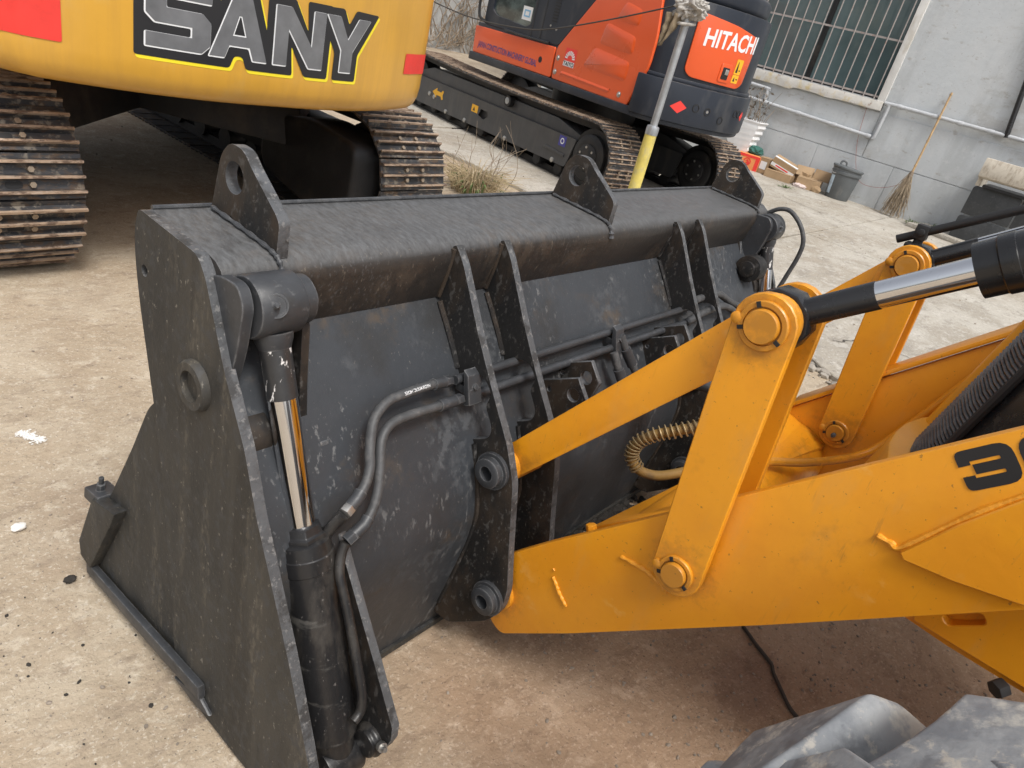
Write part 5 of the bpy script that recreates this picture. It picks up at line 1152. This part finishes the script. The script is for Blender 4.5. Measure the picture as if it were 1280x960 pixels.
def weed(name, c, n_, h, spread, mats, seed, label, leaf=0):
    rnd = random.Random(seed); o = thing(name, label, 'weed', c, world=False); b = MB()
    for k in range(n_):
        an = rnd.uniform(0, 2 * PI); r0 = spread * .45 * rnd.random(); x, y = r0 * math.cos(an), r0 * math.sin(an); hh = h * rnd.uniform(.35, 1.); ln = spread * rnd.uniform(.1, 1.)
        b.tube([(x, y, 0), (x + ln * .35 * math.cos(an), y + ln * .35 * math.sin(an), hh * .75), (x + ln * math.cos(an), y + ln * math.sin(an), hh * rnd.uniform(.5, 1.1))], lambda t: .0035 * (1 - .8 * t), 3, smooth=3)
    b.build('dry_blades', mats[0], o)
    if leaf:
        b = MB()
        for k in range(leaf):
            an = rnd.uniform(0, 2 * PI); r0 = spread * .7 * rnd.random(); x, y = r0 * math.cos(an), r0 * math.sin(an); hh = h * rnd.uniform(.2, .6); wv = Vector((-math.sin(an), math.cos(an), 0)) * .008
            p0 = Vector((x, y, 0)); p1 = p0 + Vector((.05 * math.cos(an), .05 * math.sin(an), hh)); p2 = p1 + Vector((.07 * math.cos(an), .07 * math.sin(an), -.02))
            b.add([p0 - wv, p0 + wv, p1 + wv, p1 - wv, p2], [(0, 1, 2, 3), (3, 2, 4)])
        b.build('green_blades', mats[1], o)
    return o
wd_ = weed('dry_weed', (4.72, 4.05, 0), 420, .27, .42, (STRAW, GREEN), 5, 'clump of dry straw coloured weeds beside the yellow excavator track', 60)
b = MB(); rnd = random.Random(8)
for k in range(9):
    x, y = rnd.uniform(-.1, .25), rnd.uniform(-.2, .1); p = [Vector((x, y, 0))]
    for i in range(4): p.append(p[-1] + Vector((rnd.uniform(-.07, .09), rnd.uniform(-.07, .07), rnd.uniform(.08, .20))))
    b.tube(p, lambda t: .004 * (1 - .7 * t), 4)
    for i in (2, 3): b.tube([p[i], p[i] + Vector((rnd.uniform(-.12, .12), rnd.uniform(-.12, .12), .1))], .002, 3, smooth=0)
b.build('dead_stalks', TWIG, wd_)
weed('wall_weed', (11.95, 2.02, .035), 14, .14, .09, (GREEN, GREEN), 2, 'small green weed growing at the slab edge near the broom', 26)
weed('pavement_weed', (12.08, 1.78, .035), 10, .16, .08, (GREEN, GREEN), 6, 'small green weed sprouting behind the stone slab', 20)
weed('flat_weed', (11.36, 3.74, .036), 8, .05, .12, (GREEN, GREEN), 7, 'tiny green weed lying on the pavement before the open box', 18)

# ------------------------------------------------------------------ loose ground matter
def scatter(name, m_, pts, lo, hi, seed, flat=.6, label=None, cat=None):
    rnd = random.Random(seed); V = []; F = []
    ico = bmesh.new(); bmesh.ops.create_icosphere(ico, subdivisions=1, radius=1); IV = [v.co.copy() for v in ico.verts]; IF = [[v.index for v in f.verts] for f in ico.faces]; ico.free()
    for (x, y, z) in pts:
        s = lo + (hi - lo) * rnd.random() ** 3; o = len(V); an = rnd.uniform(0, 6.3); c_, s_ = math.cos(an), math.sin(an); ax, ay = rnd.uniform(.7, 1.4), rnd.uniform(.6, 1.1)
        for p in IV:
            q = p * rnd.uniform(.75, 1.15); px, py = q.x * ax, q.y * ay
            V.append((x + (px * c_ - py * s_) * s, y + (px * s_ + py * c_) * s, z + (q.z * flat + flat * .55) * s))
        F += [[i + o for i in f] for f in IF]
    me = bpy.data.meshes.new(name); me.from_pydata(V, [], F); finish(me, m_, 20); return stuff(link(name, me), label, cat)
rnd = random.Random(21)
near = [(rnd.uniform(.05, 2.6), rnd.uniform(-.1, 2.6), 0) for _ in range(1500)] + [(rnd.uniform(1.3, 2.6), rnd.uniform(-.7, .7), 0) for _ in range(1400)]
scatter('pebbles', STONE, near, .0012, .0062, 1, .6, 'loose pebbles scattered over the dirt yard', 'pebbles')
dk = [(.30 + rnd.gauss(0, .22), 1.15 + rnd.gauss(0, .3), 0) for _ in range(80)]
scatter('dark_crumbs', SOIL, dk, .0015, .0065, 2, .6, 'dark soil crumbs on the dirt near the bucket corner', 'crumbs')
far = [(rnd.uniform(1., 12.), rnd.uniform(-.5, 8), .0) for _ in range(900)]
far = [(x, y, .035 if x > 4.6 + .2 * y else 0) for x, y, _ in far]
scatter('grit', STONE, far, .003, .010, 3, .6, 'grit and gravel scattered over the yard', 'gravel')
rb = [(4.22 + .02 * k ** .5 + rnd.gauss(0, .10) + .25 * t, .55 + 1.1 * t + rnd.gauss(0, .08), 0) for k, t in ((i, rnd.random()) for i in range(420))]
scatter('rubble', mat('rubble_stone', (.30, .27, .23), .9, var=.45, vscale=9), [(x - .08, y, z) for x, y, z in rb], .008, .045, 4, .6, 'broken concrete rubble along the pavement edge', 'rubble')
cl = [(1.95 + rnd.gauss(0, .14), .80 + rnd.gauss(0, .035), .0) for _ in range(220)]
scatter('soil_clods', SOIL, cl, .008, .034, 5, .75, 'black soil clods under the back of the bucket', 'soil')
tag(MB().tube([(1.90, .24, .006), (1.86, .18, .008), (1.83, .12, .006), (1.80, .10, .007), (1.76, .06, .006), (1.72, .02, .007), (1.70, -.03, .006)], .0055, 6).build('buried_cable', CABLE), 'dark thin cable half buried in the dirt below the near arm', 'cable')
st = [(0.70, 2.02), (.67, 2.08)]
def pebble(c, r, m_, label, seed): crumple('stone', c, r, m_, label, 'stone', (1.1, .8, .6), seed)
pebble((.50, 1.68, .012), .017, mat('white_stone', (.72, .70, .66), .8, var=.1), 'small white stone on the dirt left of the bucket', 3)
pebble((.525, 1.44, .010), .014, SOIL, 'dark lump of soil beside the bucket corner tooth', 4)
# white spilt powder streak on the dirt
V = []; F = []
sp_pts = [Vector((.650, 2.105, .004)), Vector((.662, 2.08, .004)), Vector((.675, 2.055, .004)), Vector((.686, 2.03, .004))]
rnd = random.Random(4); b = MB()
for k in range(420):
    t = rnd.random(); i = min(2, int(t * 3)); p = sp_pts[i].lerp(sp_pts[i + 1], t * 3 - i) + Vector((rnd.gauss(0, .009), rnd.gauss(0, .006), .0005 * rnd.random())); r_ = rnd.uniform(.0008, .0042)
    b.add([(p.x + r_ * rnd.uniform(.6, 1.2) * math.cos(a), p.y + r_ * rnd.uniform(.6, 1.2) * math.sin(a), p.z) for a in (0, 1.05, 2.1, 3.14, 4.2, 5.2)], [tuple(range(6))])
stuff(b.build('powder_spill', mat('lime_powder', (.72, .70, .66), .95, var=.1)), 'streak of white powder spilt on the dirt', 'powder')

for o in list(bpy.data.objects):
    if 'world_parts' in o: del o['world_parts']
